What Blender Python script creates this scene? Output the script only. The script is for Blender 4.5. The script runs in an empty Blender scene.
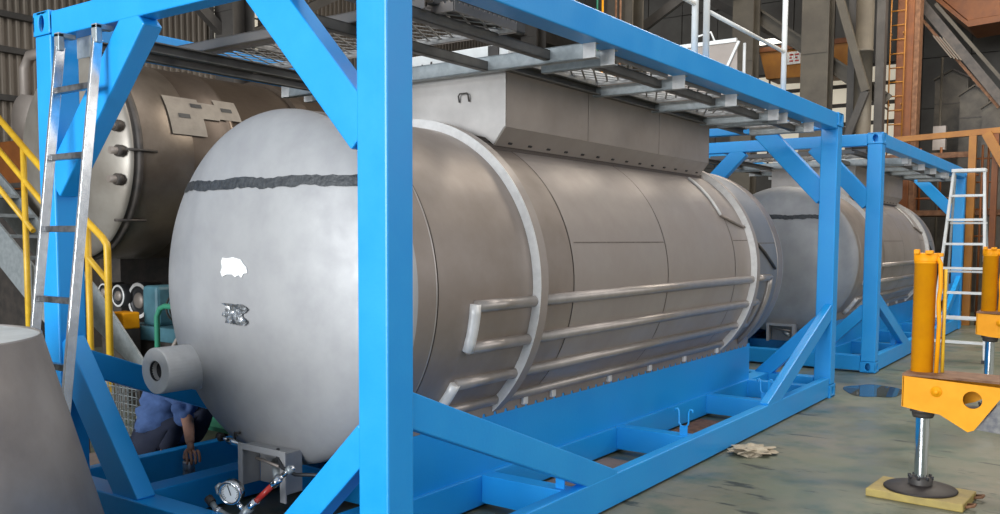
import bpy, bmesh, math, random
from mathutils import Vector, Matrix
random.seed(7)
S = bpy.context.scene
C = S.collection
PI = math.pi

# ------------------------------------------------------------------ camera
def make_camera():
    yaw, pitch, roll = -0.6184, -0.0705, 0.0049
    cy, sy, cp, sp = math.cos(yaw), math.sin(yaw), math.cos(pitch), math.sin(pitch)
    f = Vector((sy*cp, cy*cp, sp)); r = Vector((cy, -sy, 0)); u = r.cross(f)
    r2 = math.cos(roll)*r + math.sin(roll)*u; u2 = -math.sin(roll)*r + math.cos(roll)*u
    cam = bpy.data.cameras.new('camera'); o = bpy.data.objects.new('camera', cam); C.objects.link(o)
    m = Matrix((r2, u2, -f)).transposed().to_4x4(); m.translation = Vector((2.2028, -2.3933, 1.4444))
    o.matrix_world = m
    cam.sensor_width = 36; cam.lens = 36*891.5/1000; cam.shift_y = 43.5/1000
    cam.clip_start = 0.05; cam.clip_end = 200
    S.camera = o
make_camera()

# ------------------------------------------------------------------ world, daylight, exposure
W_ = bpy.data.worlds.new('world'); S.world = W_; W_.use_nodes = True
W_.node_tree.nodes['Background'].inputs['Color'].default_value = (0.80, 0.90, 1.0, 1)
W_.node_tree.nodes['Background'].inputs['Strength'].default_value = 0.55
def area_light(name, loc, target, sx, sy, power, col=(1, 1, 1)):
    l = bpy.data.lights.new(name, 'AREA'); l.shape = 'RECTANGLE'; l.size = sx; l.size_y = sy
    l.energy = power; l.color = col
    o = bpy.data.objects.new(name, l); C.objects.link(o); o.location = loc
    o.rotation_euler = (Vector(target)-Vector(loc)).to_track_quat('-Z', 'Y').to_euler()
    return o
# daylight through the open hall door behind the photographer, and the roof lights
area_light('door_daylight', (-1.0, -20.0, 4.3), (-1.0, 4.0, 1.6), 13.0, 7.5, 5900, (0.93, 0.97, 1.0))
area_light('roof_daylight_near', (2.5, 3.0, 8.6), (2.0, 3.0, 0), 3.0, 12.0, 420, (1.0, 0.96, 0.92))
area_light('side_daylight', (10.5, 5.0, 4.5), (0.0, 5.0, 1.2), 14.0, 4.0, 340, (1.0, 0.93, 0.86))
area_light('roof_daylight_far', (0.5, 11.5, 8.6), (-0.5, 10.5, 0), 4.0, 8.0, 1050, (1.0, 0.92, 0.80))
S.view_settings.view_transform = 'Standard'
S.view_settings.look = 'None'
S.view_settings.gamma = 1.0
S.view_settings.use_curve_mapping = False
S.view_settings.exposure = 0.0

# ------------------------------------------------------------------ materials
def mat(name, col, rough=0.5, metal=0.0, col2=None, scale=4.0, bump=0.0, bscale=30.0, rvar=0.0, stretch=None, detail=5.0, mask=(0.35, 0.65), coat=0.0, emit=None):
    m = bpy.data.materials.new(name); m.use_nodes = True
    n = m.node_tree.nodes; l = m.node_tree.links; b = n['Principled BSDF']
    b.inputs['Base Color'].default_value = (*col, 1); b.inputs['Roughness'].default_value = rough
    b.inputs['Metallic'].default_value = metal
    if coat: b.inputs['Coat Weight'].default_value = coat; b.inputs['Coat Roughness'].default_value = 0.15
    tc = n.new('ShaderNodeTexCoord'); src = tc.outputs['Object']
    if stretch:
        mp = n.new('ShaderNodeMapping'); mp.inputs['Scale'].default_value = stretch
        l.new(src, mp.inputs['Vector']); src = mp.outputs['Vector']
    if col2 is not None or rvar:
        t = n.new('ShaderNodeTexNoise'); t.inputs['Scale'].default_value = scale; t.inputs['Detail'].default_value = detail
        t.inputs['Roughness'].default_value = 0.6; l.new(src, t.inputs['Vector'])
        r = n.new('ShaderNodeMapRange'); r.inputs['From Min'].default_value = mask[0]; r.inputs['From Max'].default_value = mask[1]
        l.new(t.outputs['Fac'], r.inputs['Value'])
        if col2 is not None:
            mx = n.new('ShaderNodeMix'); mx.data_type = 'RGBA'
            mx.inputs['A'].default_value = (*col, 1); mx.inputs['B'].default_value = (*col2, 1)
            l.new(r.outputs['Result'], mx.inputs['Factor']); l.new(mx.outputs['Result'], b.inputs['Base Color'])
        if rvar:
            r2 = n.new('ShaderNodeMapRange'); r2.inputs['To Min'].default_value = rough-rvar; r2.inputs['To Max'].default_value = rough+rvar
            l.new(r.outputs['Result'], r2.inputs['Value']); l.new(r2.outputs['Result'], b.inputs['Roughness'])
    if bump:
        t2 = n.new('ShaderNodeTexNoise'); t2.inputs['Scale'].default_value = bscale; l.new(src, t2.inputs['Vector'])
        bp = n.new('ShaderNodeBump'); bp.inputs['Strength'].default_value = bump; bp.inputs['Distance'].default_value = 0.01
        l.new(t2.outputs['Fac'], bp.inputs['Height']); l.new(bp.outputs['Normal'], b.inputs['Normal'])
    if emit:
        b.inputs['Emission Color'].default_value = (*emit[0], 1); b.inputs['Emission Strength'].default_value = emit[1]
    return m
BLUE = mat('blue_paint', (0.010, 0.305, 0.78), 0.36, 0, (0.014, 0.335, 0.80), 3.0, 0.06, 60, 0.05)
DISH = mat('pickled_stainless', (0.385, 0.38, 0.38), 0.52, 0.25, (0.325, 0.32, 0.325), 5.0, 0.05, 12, 0.05)
SHELL = mat('rolled_stainless', (0.385, 0.34, 0.315), 0.47, 0.40, (0.345, 0.30, 0.275), 2.2, 0.06, 6, 0.05)
SHELLB = mat('rolled_stainless_warm', (0.34, 0.29, 0.26), 0.45, 0.50, (0.28, 0.235, 0.205), 2.5, 0.06, 6, 0.05)
RING = mat('ground_stainless', (0.76, 0.74, 0.72), 0.42, 0.15, (0.66, 0.64, 0.62), 20, 0.04, 60)
PIPE = mat('pipe_stainless', (0.40, 0.36, 0.335), 0.36, 0.55, (0.34, 0.305, 0.28), 9)
SEAM = mat('weld_seam', (0.10, 0.08, 0.07), 0.6, 0.4, (0.2, 0.17, 0.15), 30)
GALV = mat('galvanised_steel', (0.40, 0.43, 0.44), 0.45, 0.5, (0.30, 0.33, 0.34), 25, 0.04, 60)
GRATE = mat('grating_steel', (0.50, 0.48, 0.46), 0.5, 0.4, (0.32, 0.31, 0.30), 20)
NOZ = mat('turned_stainless', (0.70, 0.68, 0.66), 0.4, 0.2, (0.60, 0.58, 0.565), 9)
RUNG = mat('dark_rung_metal', (0.30, 0.30, 0.31), 0.3, 0.8, (0.10, 0.10, 0.105), 16)
ALU = mat('aluminium', (0.80, 0.81, 0.82), 0.25, 0.9, (0.62, 0.63, 0.65), 20)
WHITE = mat('white_paint', (0.80, 0.80, 0.78), 0.45, 0, (0.70, 0.70, 0.68), 8)
PAPER = mat('paper', (0.86, 0.86, 0.84), 0.7)
BLACK = mat('black_rubber', (0.02, 0.02, 0.022), 0.5)
DARK = mat('dark_steel', (0.05, 0.045, 0.042), 0.55, 0.3, (0.09, 0.075, 0.065), 8)
TAPE = mat('grey_tape', (0.022, 0.024, 0.028), 0.5, 0, (0.055, 0.058, 0.062), 45, 0.4, 60)
FOIL = mat('crumpled_foil', (0.85, 0.86, 0.87), 0.25, 0.8, (0.16, 0.165, 0.17), 28, 0.5, 40)
YELLOW = mat('yellow_paint', (0.92, 0.37, 0.004), 0.55, 0, (0.82, 0.31, 0.004), 6, 0.04, 50, 0.05)
YELLOW.node_tree.nodes['Principled BSDF'].inputs['Specular IOR Level'].default_value = 0.25
COOL = mat('stainless_cool_reflection', (0.235, 0.24, 0.255), 0.5, 0.4, (0.20, 0.205, 0.22), 3)  # bluish grey reflection past the far ring put into the base colour
RAILY = mat('railing_yellow', (0.75, 0.46, 0.03), 0.42, 0, (0.6, 0.34, 0.02), 8)
CHROME = mat('chromed_rod', (0.75, 0.77, 0.8), 0.12, 1.0)
RUST = mat('rusty_steel', (0.13, 0.055, 0.025), 0.7, 0.1, (0.24, 0.12, 0.06), 14, 0.1)
ORANGE = mat('orange_paint', (0.20, 0.060, 0.008), 0.55, 0, (0.14, 0.040, 0.006), 5)
ORANGEB = mat('orange_crane_paint', (0.36, 0.145, 0.012), 0.5, 0, (0.28, 0.105, 0.010), 4)
GREY = mat('column_paint', (0.085, 0.072, 0.053), 0.6, 0, (0.058, 0.048, 0.036), 3)
GREYD = mat('dark_column_paint', (0.07, 0.062, 0.055), 0.65, 0, (0.045, 0.04, 0.036), 3)
CLAD = mat('brown_cladding', (0.20, 0.165, 0.13), 0.6, 0.1, (0.15, 0.12, 0.095), 1.2, stretch=(1, 1, 0.3))
DUCT = mat('duct_steel', (0.12, 0.105, 0.085), 0.55, 0.3, (0.06, 0.052, 0.045), 3)
PANEL = mat('grey_wall_panel', (0.13, 0.12, 0.105), 0.6, 0, (0.09, 0.08, 0.07), 1.5)
GLOW = mat('translucent_pane', (0.75, 0.70, 0.58), 0.6, 0, emit=((0.85, 0.76, 0.60), 0.42))
OLIVE = mat('olive_paint', (0.10, 0.095, 0.045), 0.5, 0, (0.08, 0.075, 0.04), 3)
TEAL = mat('teal_machine_paint', (0.06, 0.16, 0.20), 0.5, 0, (0.04, 0.11, 0.14), 6)
GREEN = mat('green_tube_paint', (0.03, 0.20, 0.12), 0.45)
CLOTH = mat('blue_work_cloth', (0.06, 0.115, 0.27), 0.9, 0, (0.035, 0.07, 0.18), 12, 0.5, 18)
TROUS = mat('dark_work_trousers', (0.012, 0.016, 0.035), 0.95, 0, (0.018, 0.022, 0.042), 10)
SKIN = mat('skin', (0.36, 0.19, 0.13), 0.55, 0, (0.30, 0.15, 0.10), 20)
HAIR = mat('black_hair', (0.012, 0.010, 0.009), 0.5)
PLY = mat('dusty_board', (0.26, 0.19, 0.155), 0.8, 0, (0.17, 0.13, 0.11), 5)
WOODP = mat('outrigger_pad_paint', (0.42, 0.31, 0.08), 0.6, 0, (0.30, 0.22, 0.07), 9, 0.1)
CONE = mat('cone_stainless', (0.30, 0.265, 0.24), 0.5, 0.4, (0.22, 0.19, 0.175), 3.0, 0.05, 8)
RED = mat('red_hose', (0.42, 0.03, 0.02), 0.35)
GLASS = mat('gauge_face', (0.85, 0.86, 0.86), 0.2)
BROWNP = mat('brown_tank_steel', (0.15, 0.115, 0.088), 0.38, 0.6, (0.10, 0.075, 0.058), 2.5, 0.05, 6, 0.05)
SHEET = mat('bare_sheet', (0.36, 0.31, 0.275), 0.5, 0.4, (0.29, 0.245, 0.215), 2, 0.03, 6)

def floor_material():
    m = bpy.data.materials.new('painted_concrete'); m.use_nodes = True
    n = m.node_tree.nodes; l = m.node_tree.links; b = n['Principled BSDF']
    tc = n.new('ShaderNodeTexCoord')
    def noise(s, d=6, st=None):
        t = n.new('ShaderNodeTexNoise'); t.inputs['Scale'].default_value = s; t.inputs['Detail'].default_value = d; t.inputs['Roughness'].default_value = 0.62
        if st:
            mp = n.new('ShaderNodeMapping'); mp.inputs['Scale'].default_value = st; mp.inputs['Rotation'].default_value = (0, 0, 0.5)
            l.new(tc.outputs['Object'], mp.inputs['Vector']); l.new(mp.outputs['Vector'], t.inputs['Vector'])
        else: l.new(tc.outputs['Object'], t.inputs['Vector'])
        return t.outputs['Fac']
    def rng(v, a, b_, c=0, d=1):
        r = n.new('ShaderNodeMapRange'); l.new(v, r.inputs['Value'])
        for k, x in zip(('From Min', 'From Max', 'To Min', 'To Max'), (a, b_, c, d)): r.inputs[k].default_value = x
        return r.outputs['Result']
    def mix(f, A, B):
        x = n.new('ShaderNodeMix'); x.data_type = 'RGBA'; l.new(f, x.inputs['Factor'])
        for k, v in (('A', A), ('B', B)):
            if isinstance(v, tuple): x.inputs[k].default_value = (*v, 1)
            else: l.new(v, x.inputs[k])
        return x.outputs['Result']
    c = mix(rng(noise(0.7), 0.38, 0.62), (0.118, 0.140, 0.096), (0.180, 0.165, 0.122))
    c = mix(rng(noise(3.0, 8), 0.50, 0.68), c, (0.060, 0.100, 0.074))
    c = mix(rng(noise(2.3, 9, (0.8, 3.2, 1)), 0.605, 0.64), c, (0.026, 0.036, 0.030))
    l.new(c, b.inputs['Base Color'])
    l.new(rng(noise(0.8, 4), 0.40, 0.60, 0.30, 0.62), b.inputs['Roughness'])
    bp = n.new('ShaderNodeBump'); bp.inputs['Strength'].default_value = 0.15; bp.inputs['Distance'].default_value = 0.01
    l.new(noise(9, 6), bp.inputs['Height']); l.new(bp.outputs['Normal'], b.inputs['Normal'])
    return m
FLOOR = floor_material()
FOOT = mat('oiled_foot_steel', (0.022, 0.016, 0.015), 0.6)
BARS = mat('shaded_channel_steel', (0.135, 0.128, 0.12), 0.5, 0.3, (0.10, 0.094, 0.088), 12)  # shade on the lengthwise channels' sides put into a darker steel
RAILD = mat('shaded_angle_steel', (0.085, 0.065, 0.055), 0.6)  # shadow on the angle bar put into its dark brown
WATER = mat('water_film', (0.05, 0.06, 0.055), 0.03, 0.0); WATER.node_tree.nodes['Principled BSDF'].inputs['Specular IOR Level'].default_value = 1.0

# ------------------------------------------------------------------ mesh helpers
def V(*a): return Vector(a)
def box(bm, a, b):
    (x0, y0, z0), (x1, y1, z1) = a, b
    v = [bm.verts.new(p) for p in ((x0,y0,z0),(x1,y0,z0),(x1,y1,z0),(x0,y1,z0),(x0,y0,z1),(x1,y0,z1),(x1,y1,z1),(x0,y1,z1))]
    for f in ((0,3,2,1),(4,5,6,7),(0,1,5,4),(1,2,6,5),(2,3,7,6),(3,0,4,7)): bm.faces.new([v[i] for i in f])
def beam(bm, p0, p1, w, h, side=(0, 1, 0)):
    """bar p0->p1, thickness w along 'side', h across"""
    p0, p1 = Vector(p0), Vector(p1); d = (p1-p0).normalized(); s = Vector(side); s = (s-d*s.dot(d)).normalized(); t = d.cross(s)
    v = []
    for p in (p0, p1):
        for a, b in ((-1,-1),(1,-1),(1,1),(-1,1)): v.append(bm.verts.new(p+s*(a*w/2)+t*(b*h/2)))
    for f in ((0,3,2,1),(4,5,6,7),(0,1,5,4),(1,2,6,5),(2,3,7,6),(3,0,4,7)): bm.faces.new([v[i] for i in f])
def tube(bm, pts, r, n=10, cap=True):
    pts = [Vector(p) for p in pts]; rings = []; up = None
    rs = r if isinstance(r, (list, tuple)) else [r]*len(pts)
    for i, p in enumerate(pts):
        d = (pts[min(i+1, len(pts)-1)]-pts[max(i-1, 0)]).normalized()
        if up is None: up = V(0,0,1) if abs(d.z) < 0.9 else V(1,0,0)
        s = d.cross(up).normalized(); up = s.cross(d).normalized()
        rings.append([bm.verts.new(p+(s*math.cos(2*PI*k/n)+up*math.sin(2*PI*k/n))*rs[i]) for k in range(n)])
    for a, b in zip(rings, rings[1:]):
        for k in range(n): bm.faces.new((a[k], a[(k+1) % n], b[(k+1) % n], b[k])).smooth = True
    if cap:
        bm.faces.new(rings[0][::-1]); bm.faces.new(rings[-1])
def lathe(bm, prof, c, axis='y', n=32, smooth=True, a0=0.0, a1=2*PI, flat=()):
    """prof: (radius, along) pairs turned about an axis through c"""
    full = abs(a1-a0-2*PI) < 1e-6; m = n if full else n+1; rings = []
    for r, t in prof:
        ring = []
        for k in range(m):
            a = a0+(a1-a0)*k/n; u, w = r*math.cos(a), r*math.sin(a)
            p = {'y': (c[0]+u, c[1]+t, c[2]+w), 'z': (c[0]+u, c[1]+w, c[2]+t), 'x': (c[0]+t, c[1]+u, c[2]+w)}[axis]
            ring.append(bm.verts.new(p))
        rings.append(ring)
    for i, (a, b) in enumerate(zip(rings, rings[1:])):
        for k in range(m if full else m-1):
            f = bm.faces.new((a[k], a[(k+1) % m], b[(k+1) % m], b[k])); f.smooth = smooth and i not in flat
    bmesh.ops.remove_doubles(bm, verts=[v for q in rings for v in q], dist=1e-5)
def prism(bm, poly, e, off):
    """poly points extruded by the vector off"""
    a = [bm.verts.new(p) for p in poly]; b = [bm.verts.new(Vector(p)+Vector(off)) for p in poly]
    bm.faces.new(a); bm.faces.new(b[::-1])
    for k in range(len(a)): bm.faces.new((a[k], b[k], b[(k+1) % len(a)], a[(k+1) % len(a)]))
def plate_hole(bm, c, u, w, hw, hh, rx, ry, th, nrm, n=24, power=2.0):
    """rectangular plate (half sizes hw, hh along u, w) with an oval hole, thickness th along nrm"""
    c, u, w, nrm = map(Vector, (c, u, w, nrm)); L = []
    for z in (0, th):
        o, i = [], []
        for k in range(n):
            a = 2*PI*(k+0.5)/n; ca, sa = math.cos(a), math.sin(a); s = min(hw/max(abs(ca), 1e-6), hh/max(abs(sa), 1e-6))
            o.append(bm.verts.new(c+u*ca*s+w*sa*s-nrm*z)); i.append(bm.verts.new(c+u*ca*rx+w*sa*ry-nrm*z))
        L.append((o, i))
    for k in range(n):
        j = (k+1) % n; (o0, i0), (o1, i1) = L
        bm.faces.new((o0[k], o0[j], i0[j], i0[k])); bm.faces.new((o1[k], i1[k], i1[j], o1[j]))
        bm.faces.new((i0[k], i0[j], i1[j], i1[k])); bm.faces.new((o0[k], o1[k], o1[j], o0[j]))
def obj(name, bm, m, parent=None, bevel=0, smooth=False, seg=2):
    bmesh.ops.recalc_face_normals(bm, faces=bm.faces[:])
    me = bpy.data.meshes.new(name); bm.to_mesh(me); bm.free()
    if isinstance(m, (list, tuple)):
        for x in m: me.materials.append(x)
    else: me.materials.append(m)
    if smooth:
        for p in me.polygons: p.use_smooth = True
    o = bpy.data.objects.new(name, me); C.objects.link(o)
    if parent is not None: o.parent = parent
    if bevel:
        md = o.modifiers.new('bevel', 'BEVEL'); md.width = bevel; md.segments = seg; md.limit_method = 'ANGLE'; md.harden_normals = False
    return o
def quick(fn, name, m, parent=None, bevel=0, **k):
    bm = bmesh.new(); fn(bm); return obj(name, bm, m, parent, bevel, **k)
def bxo(name, a, b, m, parent=None, bevel=0):
    a2 = tuple(min(p, q) for p, q in zip(a, b)); b2 = tuple(max(p, q) for p, q in zip(a, b))
    return quick(lambda bm: box(bm, a2, b2), name, m, parent, bevel)
def beo(name, p0, p1, w, h, m, parent=None, side=(0, 1, 0), bevel=0):
    return quick(lambda bm: beam(bm, p0, p1, w, h, side), name, m, parent, bevel)
def tuo(name, pts, r, m, parent=None, n=10):
    return quick(lambda bm: tube(bm, pts, r, n), name, m, parent)
def lao(name, prof, c, m, parent=None, axis='y', n=32, **k):
    return quick(lambda bm: lathe(bm, prof, c, axis, n, **k), name, m, parent)
def tag(o, label=None, cat=None, group=None, kind=None):
    if label: o['label'] = label
    if cat: o['category'] = cat
    if group: o['group'] = group
    if kind: o['kind'] = kind
    return o
def thing(name, label, cat, loc=(0, 0, 0), group=None):
    o = bpy.data.objects.new(name, None); C.objects.link(o); o.location = loc; o.empty_display_size = 0.2
    return tag(o, label, cat, group)
class At:
    """mesh parts are written in world metres; the thing's Empty sits at its base"""
    pass
def settle(root):
    """keep parts where they were written although the Empty has its own place"""
    for ch in root.children: ch.matrix_parent_inverse = Matrix.Translation(-root.location)
def copy_tree(o, parent=None):
    c = o.copy(); C.objects.link(c); c.parent = parent
    for ch in list(o.children): copy_tree(ch, c)
    return c
def struct(o): o['kind'] = 'structure'; return o

# ------------------------------------------------------------------ the hall
def gridplane(bm, x0, y0, x1, y1, z, th=0.1): box(bm, (x0, y0, z-th), (x1, y1, z))
struct(quick(lambda bm: gridplane(bm, -12.2, -16, 13, 24, 0.0, 0.2), 'floor', FLOOR))
# left wall: ribbed sheets on girts
wl = struct(bxo('wall_left', (-12.2, -6, 0), (-12.1, 22.4, 9.6), GREYD))
def sheet_mesh():
    bm = bmesh.new(); n = 8; prev = None
    for k in range(n+1):
        for dx, yy in (((0.0, k*0.122),) if k == n else ((0.0, k*0.122), (0.0, k*0.122+0.05), (0.035, k*0.122+0.065), (0.035, k*0.122+0.107))):
            a = bm.verts.new((dx, yy, 0)); b = bm.verts.new((dx, yy, 9.5))
            if prev: bm.faces.new((prev[0], a, b, prev[1]))
            prev = (a, b)
    me = bpy.data.meshes.new('cladding_sheet'); bm.to_mesh(me); bm.free(); me.materials.append(CLAD); return me
SM = sheet_mesh()
for k in range(29):
    y = -6+k*0.98
    o = bpy.data.objects.new('cladding_sheet', SM); C.objects.link(o); o.parent = wl; o.location = (-12.09+(k % 2)*0.006, y, 0.02)
for z in (1.6, 2.55, 3.54, 4.27, 4.8, 5.9, 6.9):
    bxo('girt', (-12.05, -6, z-0.045), (-11.93, 22, z+0.045), GREYD, wl)
# back wall with long translucent louvre windows
wb = struct(bxo('wall_back', (-12.2, 20.4, 0), (13, 20.6, 9.6), GREYD))
k = 0
for x0 in [-12.0+i*1.0 for i in range(25)]:
    for z0, z1 in ((0.05, 1.6), (1.62, 3.3), (5.62, 7.4), (7.42, 9.5)):
        bxo('wall_panel', (x0+0.01, 20.33-(k % 3)*0.008, z0), (x0+0.99, 20.4, z1), PANEL, wb); k += 1
    if x0 > -2.6 or x0 < -6.6:
        for z0, z1 in ((3.32, 4.45), (4.47, 5.6)): bxo('wall_panel', (x0+0.01, 20.33, z0), (x0+0.99, 20.4, z1), PANEL, wb)
def window(name, x0, x1, z0, z1, y, rows, cols):
    w = struct(quick(lambda bm: box(bm, (x0, y-0.02, z0), (x1, y+0.05, z1)), name, GREYD))
    dz = (z1-z0)/rows; dx = (x1-x0)/cols
    for i in range(rows):
        for j in range(cols):
            bxo('window_pane', (x0+j*dx+0.03, y-0.045, z0+i*dz+0.05), (x0+(j+1)*dx-0.03, y-0.02, z0+(i+1)*dz-0.05), GLOW, w)
    return w
window('window_1', -6.6, -2.5, 3.32, 5.60, 20.36, 5, 4)
window('window_2', 0.6, 2.6, 3.6, 5.0, 20.3, 5, 2)
# small window of the left wall
wq = struct(bxo('window_3', (-11.98, 8.2, 5.0), (-11.9, 9.3, 6.0), GREYD))
for i in range(2):
    for j in range(3):
        bxo('window_pane', (-11.9, 8.25+i*0.52, 5.05+j*0.31), (-11.88, 8.72+i*0.52, 5.32+j*0.31), GLOW, wq)
# roof with rafters
cl = struct(bxo('ceiling', (-12.2, -1, 9.6), (13, 22.4, 9.7), GREYD))
for y in (1.5, 5.5, 9.5, 13.5, 17.5):
    beo('rafter', (-12, y, 8.9), (13, y, 9.2), 0.2, 0.45, GREYD, cl, side=(0, 1, 0))
for x in (-10, -7.5, -5, -2.5, 0, 2.5):
    bxo('purlin', (x-0.05, -1, 9.4), (x+0.05, 22, 9.58), GREYD, cl)

# steel columns, H-section
def h_column(x, y, w, d, label, m, ztop=9.4, plates=True):
    t = thing('steel_column', label, 'column', (x, y, 0))
    bxo('flange', (-w/2, -d/2, 0.02), (w/2, -d/2+0.03, ztop), m, t)
    bxo('flange', (-w/2, d/2-0.03, 0.02), (w/2, d/2, ztop), m, t)
    bxo('web', (-0.015, -d/2+0.03, 0.02), (0.015, d/2-0.03, ztop), m, t)
    bxo('base_plate', (-w/2-0.08, -d/2-0.08, 0), (w/2+0.08, d/2+0.08, 0.02), m, t)
    if plates:
        for z in (2.2, 3.45, 4.75, 5.9): bxo('stiffener', (-w/2+0.005, -d/2-0.012, z), (w/2-0.005, -d/2, z+0.03), m, t)
    return t
h_column(-2.62, 14.2, 0.48, 0.36, 'grey steel H column rising behind the front post of the second blue frame', GREY)
h_column(-3.95, 14.2, 0.40, 0.36, 'brown-grey steel column left of the yellow crane hook block', GREY)
h_column(-5.0, 11.2, 0.62, 0.4, 'wide brown steel column with thin coloured pipes running down it', GREY)
h_column(-8.9, 6.35, 0.42, 0.4, 'steel column seen through the top of the near frame, left of the diagonal brace', GREYD)
h_column(-9.0, 14.6, 0.42, 0.4, 'distant steel column in the dark gap beyond the walkway', GREYD)
# thin pipes on the wide column
for dx, m, nm, lb in ((-0.27, GREEN, 'green', 'thin green pipe running up the wide brown column'), (-0.17, YELLOW, 'yellow', 'thin yellow pipe running up the wide brown column'), (0.08, RUST, 'brown', 'rust-brown pipe running up the wide brown column'), (0.16, RUST, 'brown', 'second rust-brown pipe, rightmost on the wide brown column')):
    tag(tuo('service_pipe', [(-5.0+dx, 10.86, 0.0), (-5.0+dx, 10.86, 8.8)], 0.018, m), lb, 'pipe', 'service pipes on the wide column')
# round column with braces
t = thing('round_column', 'pale round duct column between two steel columns in the background', 'column', (-1.82, 14.2, 0))
lao('shaft', [(0.0, 0), (0.15, 0), (0.15, 3.1), (0.16, 3.1), (0.16, 3.14), (0.15, 3.14), (0.15, 4.7), (0.16, 4.7), (0.16, 4.74), (0.15, 4.74), (0.15, 9.3), (0, 9.3)], (0, 0, 0), GREY, t, 'z', 20)
bxo('flange', (-0.30, 0.1, 0), (-0.16, 0.3, 9.3), GREYD, t)
bxo('flange', (0.17, 0.1, 0), (0.31, 0.3, 9.3), GREYD, t)
tag(beo('roof_brace', (-2.25, 14.0, 5.8), (-1.72, 14.0, 4.0), 0.12, 0.13, GREY), 'slanting steel brace meeting the round duct column near its top', 'brace')
tag(beo('roof_brace', (-1.72, 14.0, 4.0), (-2.05, 14.0, 3.1), 0.10, 0.12, GREYD), 'short dark brace leaning down left from the round duct column', 'brace')
# the sloping girder that runs across the columns
t = thing('sloping_girder', 'grey steel girder sloping down to the right across the background columns', 'girder', (-3.75, 14.62, 5.66))
for dz in (0.13, -0.13): beo('flange', (-0.25, 0, dz+0.13), (2.25, 0, -1.78+dz), 0.16, 0.03, GREY, t)
beo('web', (-0.25, 0, 0.13), (2.25, 0, -1.78), 0.02, 0.26, GREY, t)
for x0, z0, x1, z1, y, lb in ((-6.9, 7.4, -3.0, 5.0, 15.5, 'dark roof tie slanting behind the pale railing posts'), (-5.6, 5.05, -3.9, 6.0, 12.5, 'dark roof tie rising to the right beside the wide brown column'),
        (-6.4, 5.9, -2.9, 3.7, 17.5, 'lowest dark roof tie slanting behind the pale railing posts')):
    tag(beo('roof_tie', (x0, y, z0), (x1, y, z1), 0.1, 0.16, GREYD), lb, 'roof tie')
# runway beams, upper left
for x, y0, y1, z, lb in ((-9.2, -2, 20, 6.15, 'dark crane runway beam along the left side of the hall'),):
    t = thing('runway_beam', lb, 'beam', (x, (y0+y1)/2, z))
    L2 = (y1-y0)/2
    bxo('flange', (-0.16, -L2, 0.2), (0.16, L2, 0.23), GREYD, t); bxo('flange', (-0.16, -L2, -0.23), (0.16, L2, -0.2), GREYD, t)
    bxo('web', (-0.012, -L2, -0.2), (0.012, L2, 0.2), GREYD, t)
tag(beo('wall_brace', (-9.0, 3.9, 6.1), (-9.0, 6.3, 4.4), 0.12, 0.14, GREYD, side=(1, 0, 0)), 'dark diagonal brace beside the left hall column', 'brace')
tag(beo('wall_brace', (-9.0, 6.5, 4.4), (-9.0, 9.6, 6.1), 0.12, 0.14, GREYD, side=(1, 0, 0)), 'dark diagonal brace rising away from the left hall column', 'brace')

# orange gantry column with ladder
t = thing('gantry_column', 'tall orange gantry column with a rung ladder on its left face', 'gantry column', (-1.29, 15, 0))
bxo('shaft', (-0.17, 0, 0), (0.11, 0.35, 8.8), ORANGE, t, 0.01)
bxo('cover_strip', (0.11, 0.02, 0), (0.20, 0.33, 8.8), RUST, t, 0.01)
for dx in (-0.25, -0.01): tuo('ladder_rail', [(dx, -0.12, 2.4), (dx, -0.12, 6.6)], 0.013, ORANGEB, t, 6)
for i in range(17): tuo('rung', [(-0.25, -0.12, 2.5+i*0.25), (-0.01, -0.12, 2.5+i*0.25)], 0.012, ORANGEB, t, 6)
for z in (2.6, 3.85, 5.1, 6.35):
    bxo('ladder_stay', (-0.27, -0.12, z), (-0.25, 0.02, z+0.03), ORANGEB, t); bxo('ladder_stay', (-0.05, -0.12, z), (-0.03, 0.02, z+0.03), ORANGEB, t)
# orange crane girder with pale lettering
t = thing('crane_girder', 'big orange crane girder at the top right corner', 'crane girder', (0.36, 17, 5.5))
quick(lambda bm: prism(bm, [(-2.1, 0, 1.6), (-1.55, 0, 0.72), (-0.98, 0, 0.14), (2.2, 0, 0.30), (2.2, 0, 1.6)], 0, (0, 1.0, 0)), 'box', ORANGE, t, 0.01)
quick(lambda bm: prism(bm, [(-1.55, -0.1, 0.70), (-0.98, -0.1, 0.12), (2.2, -0.1, 0.28), (2.2, -0.1, 0.18), (-0.95, -0.1, 0.0), (-1.58, -0.1, 0.62)], 0, (0, 1.2, 0)), 'lower_flange', ORANGE, t)
bxo('letter_mark', (-0.98, -0.02, 0.72), (-0.86, 0.0, 0.80), WHITE, t); bxo('letter_mark', (-0.84, -0.02, 0.74), (-0.72, 0.0, 0.80), WHITE, t); bxo('letter_mark', (-0.66, -0.02, 0.75), (-0.60, 0.0, 0.82), WHITE, t)
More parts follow.
